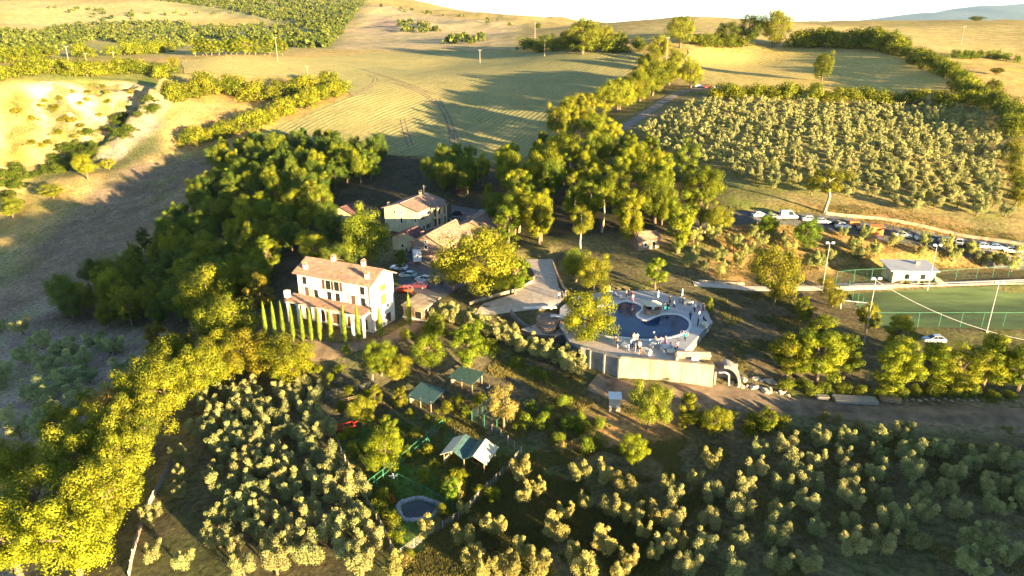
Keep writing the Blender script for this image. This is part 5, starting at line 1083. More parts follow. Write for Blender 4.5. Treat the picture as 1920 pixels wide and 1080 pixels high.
fence('pond_fence', [(745, 900), (790, 922), (830, 945), (850, 965)], 1.2, 2.0, 'metal_green', 'net_green', 'low green wire fence between pond and double gabled shed', .05, (1.0,))
fence('pole_fence', [(612, 775), (640, 850), (680, 930), (715, 990), (742, 1045), (750, 1085)], 1.3, 2.2, 'wood_grey', None, 'weathered wooden pole fence along the right side of the foreground grove', .10, (.95, .5))
fence('wire_fence', [(905, 800), (940, 820), (978, 852), (930, 905), (860, 975), (800, 1010), (752, 1045)], 1.5, 2.2, 'wood_grey', 'net_grey', 'grey wire fence with wooden posts around the lower enclosure', .06)
fence('board_fence', [(322, 868), (305, 905), (280, 950), (262, 1000), (250, 1045), (243, 1085)], 1.3, 2.2, 'wood_grey', None, 'old grey board fence along the hedge band', .08, (.8,), board='wood_grey')
fence('enclosure_edging', [(628, 758), (680, 745), (720, 760), (760, 790), (800, 815), (822, 812)], .7, 2.5, 'wood', None, 'low wooden edging rail around the upper enclosure', .07, (.9, .4))
fence('yard_fence', [(612, 745), (650, 735), (690, 728), (700, 712)], 1.2, 2.2, 'wood_grey', 'net_grey', 'short grey wire fence left of the teal shed', .05)
PZ = PITCH_Z
nearf = [(*q, PZ) for q in wz([(1640, 613), (1720, 613), (1800, 613), (1920, 613), (2060, 613)], PZ)]
fence('pitch_fence', None, 3.2, 4.2, 'metal_green', 'net_green', 'tall green net fence along the near side of the football pitch', .05, (1.0,), world=nearf)
fence('pitch_fence', None, 3.4, 3.6, 'metal_green', 'net_green', 'green net fence behind the goal at the left end of the pitch', .05, (1.0,), world=[(*q, PZ) for q in wz([(1638, 612), (1615, 585), (1590, 553)], PZ)])
fence('court_fence', [(1566, 534), (1600, 530), (1665, 527)], 3.2, 4.0, 'metal_green', 'net_green', 'green net fence left of the clubhouse', .05, (1.0,))
fence('court_fence', [(1752, 528), (1830, 522), (1920, 516), (2000, 512)], 2.6, 5.0, 'metal_green', 'net_green', 'dark green net fence right of the clubhouse', .05, (1.0,))
fence('path_railing', [(1590, 544), (1700, 541), (1820, 536), (1920, 532), (2000, 530)], 1.0, 2.6, 'metal_grey', None, 'metal railing on top of the pitch wall', .035, (1.0, .5))
pw = [Vector((*q, 0)) for q in wz([(1575, 552), (1700, 550), (1820, 548), (1920, 546), (2060, 543)], PZ)]
wall_run('pitch_wall', [(p.x, p.y + .5) for p in pw], PZ - .3, -1.3, .35, 'concrete', 'long pale concrete wall along the far side of the football pitch', cap='concrete')
def terrain_wall(name, pxs, h, th, m, label, cap=None):
    P = [Vector(p) for p in wg(pxs)]; c = P[0]; r = empty(name, c, 0, label, 'wall'); mb = MB()
    pts = []
    for i in range(len(P) - 1):
        n = max(1, int((P[i + 1] - P[i]).length / 2)); pts += [P[i].lerp(P[i + 1], k / n) for k in range(n)]
    pts.append(P[-1]); pts = [Vector((q.x, q.y, gz(q.x, q.y))) - c for q in pts]
    for i in range(len(pts) - 1):
        a, b = pts[i], pts[i + 1]; d = (b - a); d.z = 0; d.normalize(); n = Vector((-d.y, d.x, 0)) * th / 2; u = Vector((0, 0, h)); l = Vector((0, 0, -.5))
        mb.add([a - n + l, b - n + l, b + n + l, a + n + l, a - n + u, b - n + u, b + n + u, a + n + u], [(4, 5, 6, 7), (0, 1, 5, 4), (2, 3, 7, 6)] + ([(3, 0, 4, 7)] if i == 0 else []) + ([(1, 2, 6, 5)] if i == len(pts) - 2 else []))
    mb.build('wall_body', m, r); return r
terrain_wall('roadside_wall', [(1548, 402), (1650, 412), (1760, 434), (1920, 462)], .8, .35, 'concrete', 'long low concrete wall on the upper side of the parking road')
terrain_wall('driveway_wall', [(880, 572), (930, 556), (970, 546), (998, 530), (1004, 514)], .7, .4, 'concrete', 'curved low sunlit wall around the driveway island')
terrain_wall('driveway_wall', [(1036, 492), (1044, 515), (1056, 540), (1066, 552)], .6, .35, 'concrete', 'low kerb wall on the right side of the driveway')
terrain_wall('path_wall', [(1310, 528), (1350, 531), (1395, 534)], .5, .35, 'concrete', 'short sunlit stone kerb above the footpath behind the pool')
terrain_wall('bank_wall', [(1296, 446), (1322, 436)], .7, .4, 'concrete', 'tiny sunlit wall at the left end of the parking road')
terrain_wall('spiral_wall', [(958, 588), (968, 602), (985, 615), (1010, 630)], .9, .35, 'concrete_dark', 'curved grey wall below the small lawn by the drive')
p = G(1012, 580); r = empty('stone_bench', (p.x, p.y, p.z), .12, 'long pale stone bench slab at the drive edge', 'bench'); MB().box((0, 0, .42), (7.0, 1.0, .22)).build('seat', 'coping', r)
for x in (-2.4, 0, 2.4): MB().box((x, 0, .15), (.4, .8, .5)).build('leg', 'concrete', r)
# poolside stone terrace with round counter and pavilion
p = G(1030, 628); r = empty('stone_terrace', (p.x, p.y, p.z), 0, 'stone terrace with round stone grill counter left of the poolside tree', 'terrace')
MB().prism([(-5.5, .5), (-3, -1.6), (1.5, -2.6), (3.2, -1.4), (3.0, 4.0), (-1.0, 4.2)], -1.6, .9).build('platform', 'stone_wall', r)
MB().prism([(-5.6, .5), (-3, -1.75), (1.5, -2.75), (3.3, -1.45), (3.1, 4.1), (-1.0, 4.3)], .9, 1.02).build('paving', 'deck_warm', r)
rc = MB().lathe([(0, 1.02), (1.45, 1.02), (1.45, 2.2), (1.6, 2.2), (1.6, 2.32), (0, 2.32)], 20, (-.2, -.6, 0)).build('round_counter', 'stone_wall', r)
MB().lathe([(0, 1.02), (2.4, 1.02), (2.4, 2.9), (2.0, 2.9), (2.0, 2.6), (0, 2.6)], 22, (-.1, 2.2, 0)).build('round_wall', 'stone_wall', r)
MB().box((1.6, 2.6, 3.0), (2.6, .9, .25)).build('lintel', 'coping', r); MB().box((2.6, 1.0, 1.9), (.8, .8, 1.8)).build('grill_tower', 'stone_wall', r)
p = G(1045, 655); r = empty('canopy_tent', (p.x, p.y, p.z), .3, 'black tent canopy below the stone terrace', 'tent')
MB().add([(-2.2, -1.6, 1.9), (2.2, -1.6, 1.9), (2.2, 1.6, 1.9), (-2.2, 1.6, 1.9), (-.5, 0, 3.0), (.5, 0, 3.0)], [(0, 1, 5, 4), (1, 2, 5), (2, 3, 4, 5), (3, 0, 4)]).add([(-2.2, -1.6, 1.9), (2.2, -1.6, 1.9), (2.2, -1.6, 1.5), (-2.2, -1.6, 1.5)], [(0, 1, 2, 3)]).build('canopy', 'dark_cloth', r)
for x in (-2.1, 2.1):
    for y in (-1.5, 1.5): MB().tube((x, y, -.5), (x, y, 1.9), .05, .05, 6).build('leg', 'metal_grey', r)
# round poolside hut
p = Vector(at_z(1222, 586, 0)); hut = empty('pool_bar', (p.x, p.y, 0), 0, 'round stone poolside bar under a cream and green canopy', 'hut')
MB().lathe([(1.75, 0), (1.75, 1.0), (1.9, 1.0), (1.9, 1.1), (1.3, 1.1), (1.3, 0)], 22).build('counter', 'stone_wall', hut)
MB().tube((0, 0, 0), (0, 0, 2.8), .08, .07, 8).build('mast', 'wood', hut)
for k in range(8):
    a0, a1 = k * math.pi / 4, (k + 1) * math.pi / 4; q = lambda a, rr, z: (rr * math.cos(a), rr * math.sin(a), z)
    MB().add([q(a0, 1.9, 2.05), q(a1, 1.9, 2.05), q(a1, .15, 2.75), q(a0, .15, 2.75), q(a0, 1.9, 1.9), q(a1, 1.9, 1.9)], [(0, 1, 2, 3), (0, 4, 5, 1)]).build('canopy_panel', 'cream_cloth', hut)
for k in range(4): a0 = k * math.pi / 2 + .4; MB().tube((1.75 * math.cos(a0), 1.75 * math.sin(a0), 0), (1.75 * math.cos(a0), 1.75 * math.sin(a0), 2.08), .06, .06, 6).build('post', 'wood', hut)

# light masts and utility poles
def mast(label, px, py, toppy, heads=2):
    p = G(px, py); m = mpp(p); h = (py - toppy) * m / math.cos(math.atan2(CAM.z - p.z, p.y)); r = empty('floodlight_mast', p, 0, label, 'lamp post')
    MB().tube((0, 0, -.5), (0, 0, h), .10, .06, 8).build('pole', 'metal_grey', r); MB().tube((-.9, 0, h - .05), (.9, 0, h - .05), .05, .05, 6).build('crossbar', 'metal_white', r)
    for k in range(heads): o = MB().box((-.65 + 1.3 * k / max(heads - 1, 1), -.15, h + .12), (.6, .35, .42)).build('floodlight', 'metal_white', r)
    MB().box((0, 0, .1), (.5, .5, .3)).build('base', 'concrete', r); return r, h
mast('white floodlight mast at the left of the pitch by the round tree', 1541, 548, 458)
mast('white floodlight mast in front of the clubhouse', 1738, 548, 462)
mast('white floodlight mast at the near right side of the pitch', 1850, 622, 533)
m4, h4 = mast('white floodlight mast among bright trees at the near left pitch corner', 1620, 642, 527)
a = m4.location + Vector((0, 0, h4 - .3)); b = Vector(at_z(1935, 640, 1.0)); n = 24
cb = MB(); pts = [a.lerp(b, t / n) - Vector((0, 0, 1.6 * 4 * (t / n) * (1 - t / n))) for t in range(n + 1)]; c0 = pts[0]; cb.path([q - c0 for q in pts], [.028] * (n + 1), 5)
o = cb.build('cable', 'metal_white'); o.location = c0; tag(o, 'pale overhead cable sagging across the football pitch', 'cable')
def upole(label, px, py, toppy, tilt=0):
    p = G(px, py); m = mpp(p); h = (py - toppy) * m; r = empty('utility_pole', p, 0, label, 'pole'); r.rotation_euler = (0, tilt, 0)
    MB().tube((0, 0, -.5), (0, 0, h), .22, .15, 7).build('pole', 'bark_pale', r); MB().box((0, 0, h - .5), (2.2, .14, .14)).build('crossarm', 'wood_grey', r)
    for x in (-.9, 0, .9): MB().tube((x, 0, h - .45), (x, 0, h - .1), .07, .05, 6).build('insulator', 'metal_white', r)
for lab, x, y, t in (('pale utility pole at the right end of the windbreak', 521, 116, 72), ('pale utility pole standing left of the ravine head trees', 129, 117, 88), ('pole on the skyline left of the ridge copse', 1003, 72, 44), ('wooden pole in front of the ridge copse', 1021, 106, 72), ('thin pole at the top of the hay field', 900, 118, 94),
                     ('tall pole on the golden hill at the right', 1802, 82, 50), ('short pole beside the dark ridge copse', 1394, 90, 68), ('pole at the top of the hill road', 1249, 118, 72), ('pole at the far end of the hay field near the windbreak', 577, 142, 124), ('short pole left of the windbreak', 214, 113, 98), ('little pole between the two left utility poles', 162, 116, 100)): upole(lab, x, y, t)

# goal
p = Vector(at_z(1600, 584, PZ)); g = empty('football_goal', p, math.radians(72), 'white football goal at the left end of the pitch', 'goal')
for y in (-2.6, 2.6):
    MB().tube((0, y, 0), (0, y, 2.3), .07, .07, 6).build('goalpost', 'metal_white', g); MB().tube((0, y, 2.3), (1.4, y, 0), .04, .04, 5).build('stay', 'metal_white', g)
MB().tube((0, -2.6, 2.3), (0, 2.6, 2.3), .07, .07, 6).build('crossbar', 'metal_white', g)
MB().add([(0, -2.6, 2.3), (0, 2.6, 2.3), (1.4, 2.6, 0), (1.4, -2.6, 0)], [(0, 1, 2, 3)]).build('net', 'net_grey', g)

# pond, geese, red frames
r = empty('duck_pond', PONDC, 0, 'small round dark pond with grey stone rim in the lower enclosure', 'pond')
def wob(a): return 1 + .06 * math.sin(3 * a + 1) + .05 * math.sin(5 * a)
n = 26
MB().add([(2.35 * wob(6.283 * k / n) * math.cos(6.283 * k / n), 1.9 * wob(6.283 * k / n) * math.sin(6.283 * k / n), .10) for k in range(n)], [tuple(range(n))]).build('water', 'pond_water', r)
for k in range(n):
    a = 6.283 * (k + .5) / n; w = wob(a); m = MB(); m.box((2.9 * w * math.cos(a), 2.4 * w * math.sin(a), .10 + rnd.uniform(-.03, .05)), (.62, 1.15, .35), a + rnd.gauss(0, .08), .85); m.build('stone', 'pond_rim', r)
def goose_mesh():
    m = MB(); m.smooth = True
    for i in range(6):
        pass
    prof = [(0, -.42), (.10, -.36), (.19, -.15), (.21, .05), (.15, .25), (.05, .36), (0, .38)]; vs = []
    nn = 10
    for (rr, x) in prof:
        for k in range(nn): t = 6.283 * k / nn; vs.append((x, rr * math.cos(t), .38 + rr * .9 * math.sin(t) + (.12 if x < -.3 else 0)))
    m.add(vs, [(i * nn + k, i * nn + (k + 1) % nn, (i + 1) * nn + (k + 1) % nn, (i + 1) * nn + k) for i in range(len(prof) - 1) for k in range(nn)])
    m.path([Vector((.28, 0, .42)), Vector((.38, 0, .62)), Vector((.36, 0, .82)), Vector((.48, 0, .88)), Vector((.58, 0, .84))], [.08, .055, .05, .06, .02], 7)
    for y in (-.08, .08): m.path([Vector((0, y, .25)), Vector((.03, y, .02)), Vector((.14, y, .01))], [.025, .02, .03], 5)
    me = m.mesh('goose'); me.materials.append(MATS['white_cloth']); return me
gm = goose_mesh()
for k, (x, y, lab) in enumerate([(733, 896, 'white goose nearest the green fence'), (738, 899, 'white goose second from the green fence above the pond'), (742, 895, 'white goose at the corner of the low green wire fence'), (830, 760, 'white hen like bird beside the teal shed'), (915, 730, 'white bird at the aviary roof edge')]):
    o = link_mesh('goose', gm); o.location = G(x, y); o.rotation_euler = (0, 0, k * 1.7); o.scale = (.85,) * 3; tag(o, lab, 'goose', 'white geese')
def red_frame(label, px, py, ang, s):
    p = G(px, py); r = empty('red_implement', p, ang, label, 'farm implement'); r.scale = (s,) * 3
    for y in (-.6, .6): MB().box((0, y, .6), (3.0, .16, .2)).build('beam', 'red_paint', r); MB().box((-.9, y, .3), (.14, .14, .7)).build('leg', 'red_paint', r); MB().box((1.0, y, .3), (.14, .14, .7)).build('leg', 'red_paint', r)
    for x in (-1.4, 0, 1.4): MB().box((x, 0, .64), (.16, 1.3, .16)).build('crossbar', 'red_paint', r)
    MB().tube((1.4, 0, .6), (2.4, 0, 1.0), .08, .06, 6).build('drawbar', 'red_paint', r); MB().tube((-1.3, -.9, .25), (-1.3, .9, .25), .25, .25, 10).build('roller', 'rubber', r)
red_frame('red farm implement by the pole fence in the upper enclosure', 645, 806, .5, 1.2)
red_frame('small red tool frame in the weeds left of the pond', 735, 940, 1.9, .55)

# rocks, timber stacks
rk = []
for s in range(4):
    bm = bmesh.new(); bmesh.ops.create_icosphere(bm, subdivisions=2, radius=.5)
    for v in bm.verts: v.co *= 1 + .35 * math.sin(v.co.x * 7 + s) * math.cos(v.co.y * 6 + s * 2) + rnd.uniform(-.12, .12); v.co.z *= .7
    me = bpy.data.meshes.new('rock'); bm.to_mesh(me); bm.free(); me.materials.append(MATS['rock']); rk.append(me)
for k in range(26):
    x = 1372 + (k % 13) * 9 + rnd.uniform(-4, 4); y = 706 + (k // 13) * 13 + (k % 13) * 1.6 + rnd.uniform(-4, 4); o = link_mesh('boulder', rk[k % 4]); s = rnd.uniform(.7, 1.9); o.scale = (s, s * rnd.uniform(.7, 1), s * .9); o.location = G(x, y); o.rotation_euler = (0, 0, rnd.uniform(0, 6))
    tag(o, '%s boulder from left in the %s row of rubble right of the culvert' % (ordn(k % 13 + 1), ['rear', 'front'][k // 13]), 'boulder', 'rubble right of the culvert')
for k in range(18):
    x = 1700 + k * 12; o = link_mesh('boulder', rk[k % 4]); s = rnd.uniform(.4, .8); o.scale = (s, s, s * .8); o.location = G(x, 750 + rnd.uniform(-3, 3)); tag(o, '%s small stone from left in the row edging the dirt lane' % ordn(k + 1), 'stone', 'stones edging the lane')
def stack(px, py, ang, n, l, m, label, tilt=0):
    p = G(px, py); r = empty('timber_stack', p, ang, label, 'timber')
    for j in range(3):
        for k in range(n): MB().box((rnd.uniform(-.15, .15), (k - n / 2) * .36, .25 + j * .2), (l * rnd.uniform(.9, 1.05), .33, .16), rnd.gauss(0, .015)).build('plank', m, r)
    for x in (-l * .35, l * .35): MB().box((x, -.2, .08), (.15, n * .38, .16)).build('bearer', 'wood', r)
stack(1585, 752, -.12, 6, 4.2, 'wood_grey', 'widest grey timber stack beside the dirt lane'); stack(1625, 754, -.15, 6, 3.2, 'wood_grey', 'second timber stack beside the widest one'); stack(1668, 752, -.3, 4, 3.4, 'wood', 'brown timber pile at the right of the stacks'); stack(1541, 748, -.1, 3, 2.0, 'wood_grey', 'small low timber pile left of the widest stack')

# ------------------------------------------------------------------ cars
def loft(secs, closed_ends=True):
    m = MB(); n = len(secs[0]); vs = [v for s in secs for v in s]
    fs = [(i * n + k, i * n + (k + 1) % n, (i + 1) * n + (k + 1) % n, (i + 1) * n + k) for i in range(len(secs) - 1) for k in range(n)] + [tuple(range(n))[::-1], tuple(range((len(secs) - 1) * n, len(secs) * n))]
    return m.add(vs, fs)
def car_proto(van=False):
    out = {}
    def sec(x, w, zb, zt, sh): return [(x, -w * .9, zb), (x, w * .9, zb), (x, w, zb + (zt - zb) * .35), (x, w * .98, zb + (zt - zb) * .75), (x, w * sh, zt), (x, -w * sh, zt), (x, -w * .98, zb + (zt - zb) * .75), (x, -w, zb + (zt - zb) * .35)]
    zt = .95; b = loft([sec(-2.1, .72, .38, .78, .85), sec(-2.0, .84, .25, .9, .88), sec(-1.2, .88, .2, zt, .9), sec(0, .88, .2, zt, .9), sec(.9, .88, .2, .93, .9), sec(1.8, .84, .22, .78, .86), sec(2.08, .74, .32, .66, .8)]); b.smooth = False; out['body'] = b.mesh('body'); out['body'].materials.append(MATS['car_paint'])
    hz = 1.95 if van else 1.46
    def cs(x, w, z): return [(x, -w, z), (x, w, z)]
    xb, xf = (-2.0, 1.15) if van else (-1.75, .95); tb, tf = (-1.9, .55) if van else (-1.15, .2)
    g = MB(); g.add([(xb, -.78, .94), (xf, -.78, .92), (xf, .78, .92), (xb, .78, .94), (tb, -.62, hz - .06), (tf, -.62, hz - .06), (tf, .62, hz - .06), (tb, .62, hz - .06)], [(0, 1, 5, 4), (1, 2, 6, 5), (2, 3, 7, 6), (3, 0, 4, 7)])
    out['glass'] = g.mesh('glass'); out['glass'].materials.append(MATS['glass_dark'])
    r = MB(); r.add([(tb - .05, -.64, hz - .07), (tf + .05, -.64, hz - .07), (tf + .05, .64, hz - .07), (tb - .05, .64, hz - .07), (tb + .05, -.55, hz), (tf - .05, -.55, hz), (tf - .05, .55, hz), (tb + .05, .55, hz)], [(0, 1, 5, 4), (1, 2, 6, 5), (2, 3, 7, 6), (3, 0, 4, 7), (4, 5, 6, 7)])
    for s in (-1, 1):
        for (x0, x1) in ((xb, tb), (xf, tf), (-.35, -.3)): r.tube((x0, s * .79, .93), (x1, s * .63, hz - .07), .045, .045, 5)
    if van: r.box((-1.2, 0, 1.45), (1.5, 1.5, .9))
    out['roof'] = r.mesh('roof'); out['roof'].materials.append(MATS['car_paint'])
    w = MB(); w.tube((0, -.1, 0), (0, .1, 0), .32, .32, 14); out['wheel'] = w.mesh('wheel'); out['wheel'].materials.append(MATS['rubber'])
    h = MB(); h.box((0, 0, 0), (.10, .34, .14)); out['light'] = h.mesh('headlight'); out['light'].materials.append(MATS['coping'])
    t = MB(); t.box((0, 0, 0), (.08, .28, .16)); out['tail'] = t.mesh('taillight'); out['tail'].materials.append(MATS['red_paint'])
    hub = MB(); hub.tube((0, -.115, 0), (0, .115, 0), .19, .19, 10); out['hub'] = hub.mesh('hub'); out['hub'].materials.append(MATS['metal_grey'])
    return out
CAR = car_proto(); VAN = car_proto(True)
def car(px, py, ang, colr, label, pr=CAR, s=1.0, group=None):
    p = G(px, py); r = empty('parked_car' if pr is CAR else 'parked_van', (p.x, p.y, p.z + .12), math.radians(ang), label, 'car' if pr is CAR else 'van', group); r.scale = (s,) * 3
    for k in ('body', 'roof', 'glass'):
        o = link_mesh('window_glass' if k == 'glass' else k, pr[k], None, r); o.color = (*colr, 1)
    for x in (-1.3, 1.3):
        for y in (-.8, .8): o = link_mesh('wheel', pr['wheel'], None, r); o.location = (x, y, .32); hb = link_mesh('hub', pr['hub'], None, o)
    for y in (-.58, .58):
        o = link_mesh('headlight', pr['light'], None, r); o.location = (2.0, y, .62); o = link_mesh('taillight', pr['tail'], None, r); o.location = (-2.06, y, .74)
WH = (.75, .75, .74); SI = (.42, .46, .5); BK = (.02, .022, .03); BL = (.25, .36, .48); RD = (.35, .02, .02)
for a in [(1424, 407, 5, WH, 'white car leftmost on the parking road, half behind the small green tree'), (1518, 415, -8, WH, 'white car left of the black and white one on the parking road'), (1562, 420, -10, BK, 'black car right of three white ones on the parking road'),
          (1580, 428, -10, WH, 'white car partly behind olives, right of the black car'), (1692, 445, -12, WH, 'low white car behind the olives, right of the orange shelter'), (1776, 456, -12, BL, 'pale blue car in the middle right of the parking road'), (1797, 458, 60, WH, 'white car beside the pale blue one'), (1868, 468, -14, BL, 'silver blue car near the right end of the parking road'), (1845, 466, -14, SI, 'silver car second from the right end of the parking road'),
          (1450, 411, 0, (.5, .5, .5), 'grey car between the leftmost white car and the white van'), (1541, 419, -9, SI, 'silver car under the single tree above the parking road'), (1622, 431, -11, SI, 'silver car between trailer and orange shelter'), (1731, 451, -12, WH, 'white car halfway between the orange shelter and pale blue car'), (1820, 463, -13, BK, 'black car right of the white car beside the pale blue one'), (1897, 474, -14, WH, 'white car at the right end of the parking road'),
          (1750, 642, 175, SI, 'silver car parked between pitch and plantation'), (1310, 164, 5, WH, 'white car on the hill track nearest the hedge tree'), (1328, 166, 0, RD, 'dark red car between two white ones on the hill track'), (1346, 167, -5, WH, 'white car at the right end of the hill track'),
          (857, 404, 170, BK, 'black car nearest the farmhouse corner'), (852, 416, 165, BK, 'dark car in front of the black one at the farmhouse'), (911, 400, 150, BL, 'pale blue car at the edge of the wood in the farm yard'),
          (765, 520, 168, (.3, .42, .42), 'grey green car in the parking yard behind the villa'), (748, 506, 170, WH, 'white car at the left of the parking yard'), (795, 528, 160, SI, 'silver car at the right front of the parking yard'), (815, 530, 150, (.1, .02, .04), 'dark maroon car in the parking yard'), (785, 540, 165, (.12, .03, .05), 'wine red car nearest the stone annex'),
          (757, 548, 168, (.75, .08, .02), 'bright red car between villa and parking yard')]: car(*a)
car(1478, 410, -4, WH, 'white van on the parking road, second from left', VAN, 1.15)
# white box truck in the yard
p = G(782, 490); r = empty('box_truck', (p.x, p.y, p.z + .12), math.radians(100), 'white box truck parked before the stone barn', 'truck')
MB().box((-.9, 0, 1.75), (3.8, 2.0, 2.2)).build('cargo_box', 'metal_white', r, .05); MB().box((1.75, 0, 1.15), (1.3, 1.8, 1.5), 0, .88).build('cab', 'metal_white', r, .05); MB().box((1.82, 0, 1.5), (1.22, 1.7, .5), 0, .9).build('windscreen', 'glass_dark', r)
MB().box((-.3, 0, .5), (4.6, .9, .25)).build('chassis', 'rubber', r)
for x in (-1.7, 1.6):
    for y in (-.85, .85): o = link_mesh('wheel', CAR['wheel'], None, r); o.location = (x, y, .36); o.scale = (1.15,) * 3
# orange shelter and container on the parking road
p = G(1642, 440); r = empty('orange_shelter', p, -.15, 'orange market shelter behind the olives on the bank', 'shelter')
MB().box((0, 1.0, 1.1), (3.0, .1, 2.2)).build('back_panel', 'orange_paint', r); MB().box((-1.45, 0, 1.1), (.1, 2.0, 2.2)).build('side_panel', 'orange_paint', r); MB().slab([(-1.7, -1.2, 2.2), (1.7, -1.2, 2.2), (1.7, 1.2, 2.5), (-1.7, 1.2, 2.5)], -.08).build('roof', 'orange_paint', r)
for k in range(5): MB().box((-1.2 + k * .6, -1.0, .9), (.5, .06, 1.6)).build('slat', 'orange_paint', r)
p = G(1600, 424); r = empty('trailer', p, -.15, 'small red brown trailer behind the wall of parked cars', 'trailer')
MB().box((0, 0, .95), (2.4, 1.5, 1.0)).build('bed', 'orange_paint', r); MB().tube((1.2, 0, .5), (2.2, 0, .45), .05, .05, 6).build('drawbar', 'metal_grey', r)
for y in (-.8, .8): o = link_mesh('wheel', CAR['wheel'], None, r); o.location = (0, y, .32)

# ------------------------------------------------------------------ people and pool furniture
def person_mesh(joints, edges, radii, name):
    me = bpy.data.meshes.new(name); me.from_pydata(joints, edges, []); o = bpy.data.objects.new(name, me); COL.objects.link(o)
    sk = o.modifiers.new('skin', 'SKIN'); sk.use_smooth_shade = True; sb = o.modifiers.new('sub', 'SUBSURF'); sb.levels = 1
    if not me.skin_vertices: me.attributes
    for i, r in enumerate(radii): sv = me.skin_vertices[0].data[i]; sv.radius = (r, r); sv.use_root = (i == 0)
    dg = bpy.context.evaluated_depsgraph_get(); out = bpy.data.meshes.new_from_object(o.evaluated_get(dg)); out.name = name
    bpy.data.objects.remove(o); return out
def pose(kind):
    # 0 pelvis 1 waist 2 chest 3 neck 4 head base 5 head top | 6-8 arm L (shoulder elbow hand) 9-11 arm R | 12-15 leg L (hip knee ankle toe) 16-19 leg R
    J = [(0, 0, .95), (0, 0, 1.12), (0, .01, 1.34), (0, 0, 1.48), (0, -.02, 1.56), (0, -.01, 1.70), (.20, 0, 1.40), (.26, .02, 1.13), (.24, -.10, .88), (-.20, 0, 1.40), (-.26, .02, 1.13), (-.24, -.10, .88),
         (.10, 0, .88), (.11, -.02, .50), (.11, .03, .09), (.12, -.12, .05), (-.10, 0, .88), (-.11, -.02, .50), (-.11, .03, .09), (-.12, -.12, .05)]
    if kind == 'walk':
        J[13] = (.11, -.16, .52); J[14] = (.11, -.18, .10); J[15] = (.12, -.33, .07); J[17] = (-.11, .05, .50); J[18] = (-.11, .26, .14); J[19] = (-.12, .14, .05); J[8] = (.24, .16, .92); J[11] = (-.24, -.26, .98)
    if kind == 'talk': J[8] = (.12, -.26, 1.18); J[7] = (.27, -.06, 1.14); J[11] = (-.20, -.20, 1.02)
    if kind == 'sit':
        J = [(x, y, z - .42) for x, y, z in J]; J[12] = (.10, -.05, .46); J[13] = (.12, -.44, .48); J[14] = (.12, -.46, .09); J[15] = (.12, -.60, .05); J[16] = (-.10, -.05, .46); J[17] = (-.12, -.44, .48); J[18] = (-.12, -.46, .09); J[19] = (-.12, -.60, .05); J[8] = (.16, -.30, .55); J[11] = (-.16, -.30, .55)
    E = [(0, 1), (1, 2), (2, 3), (3, 4), (4, 5), (2, 6), (6, 7), (7, 8), (2, 9), (9, 10), (10, 11), (0, 12), (12, 13), (13, 14), (14, 15), (0, 16), (16, 17), (17, 18), (18, 19)]
    R = [.15, .135, .155, .065, .095, .10, .075, .05, .035, .075, .05, .035, .10, .07, .05, .045, .10, .07, .05, .045]
    return J, E, R
BODY = {}
for k in ('stand', 'walk', 'talk', 'sit'):
    me = person_mesh(*pose(k), 'body'); dz = -.42 if k == 'sit' else 0
    for m in ('skin', 'fabric'): me.materials.append(MATS[m])
    BODY[k] = me; 
def shell(me, test, grow, name):      # clothing: the part of the body surface that it covers, pushed out a little
    bm = bmesh.new(); bm.from_mesh(me); bm.normal_update()
    dele = [f for f in bm.faces if not test(f.calc_center_median())]; bmesh.ops.delete(bm, geom=dele, context='FACES'); bm.normal_update()
    for v in bm.verts: v.co += v.normal * grow
    m2 = bpy.data.meshes.new(name); bm.to_mesh(m2); bm.free(); m2.materials.append(MATS['fabric']); return m2
CL_ = {}
for k, me in BODY.items():
    dz = -.42 if k == 'sit' else 0
    CL_[k] = (shell(me, lambda c: .93 + dz < c.z < 1.47 + dz and abs(c.x) < .285, .018, 'shirt'), shell(me, (lambda c: c.z < .97 + dz and c.z > .10 and abs(c.x) < .22) if k != 'sit' else (lambda c: c.z < .58 and c.z > .1 and abs(c.x) < .22 and not (c.z > .52 and c.y < -.2)), .02, 'trousers'))
    hb = bmesh.new(); bmesh.ops.create_icosphere(hb, subdivisions=2, radius=.125)
    for v in hb.verts:
        v.co.y += .03; v.co.z += 1.665 + dz
        if v.co.y < -.04 and v.co.z < 1.67 + dz: v.co.y = -.035
    hm = bpy.data.meshes.new('hair'); hb.to_mesh(hm); hb.free(); hm.materials.append(MATS['hair']); CL_[k] += (hm,)
    face = None
dress = MB().lathe([(.13, 1.42), (.19, 1.32), (.16, 1.10), (.21, .92), (.29, .55), (.33, .38)], 14); dress.smooth = True; DRESS = dress.mesh('dress'); DRESS.materials.append(MATS['fabric'])
def person(px, py, kind, top, bottom, label, rz=0.0, z=0.0, dress=False, hair=(.03, .02, .015), s=1.0):
    p = Vector(at_z(px, py, 0)) if z is not None else G(px, py)
    if z: p.z = z
    r = empty('person', p, rz, label, 'person', 'guests around the pool'); r.scale = (s * 1.06,) * 3
    o = link_mesh('body', BODY[kind], None, r); o.color = (.42, .24, .15, 1)
    sh, tr, hm = CL_[kind]
    if dress: o = link_mesh('dress', DRESS, None, r); o.color = (*top, 1)
    else:
        o = link_mesh('shirt', sh, None, r); o.color = (*top, 1); o = link_mesh('trousers', tr, None, r); o.color = (*bottom, 1)
    o = link_mesh('hair', hm, None, r); o.color = (*hair, 1)
W = (.75, .73, .70); B = (.02, .02, .025); N = (.03, .04, .09); R_ = (.6, .03, .03); TQ = (.03, .35, .30); PK = (.62, .22, .35); BE = (.45, .36, .26); GREY = (.25, .25, .26)
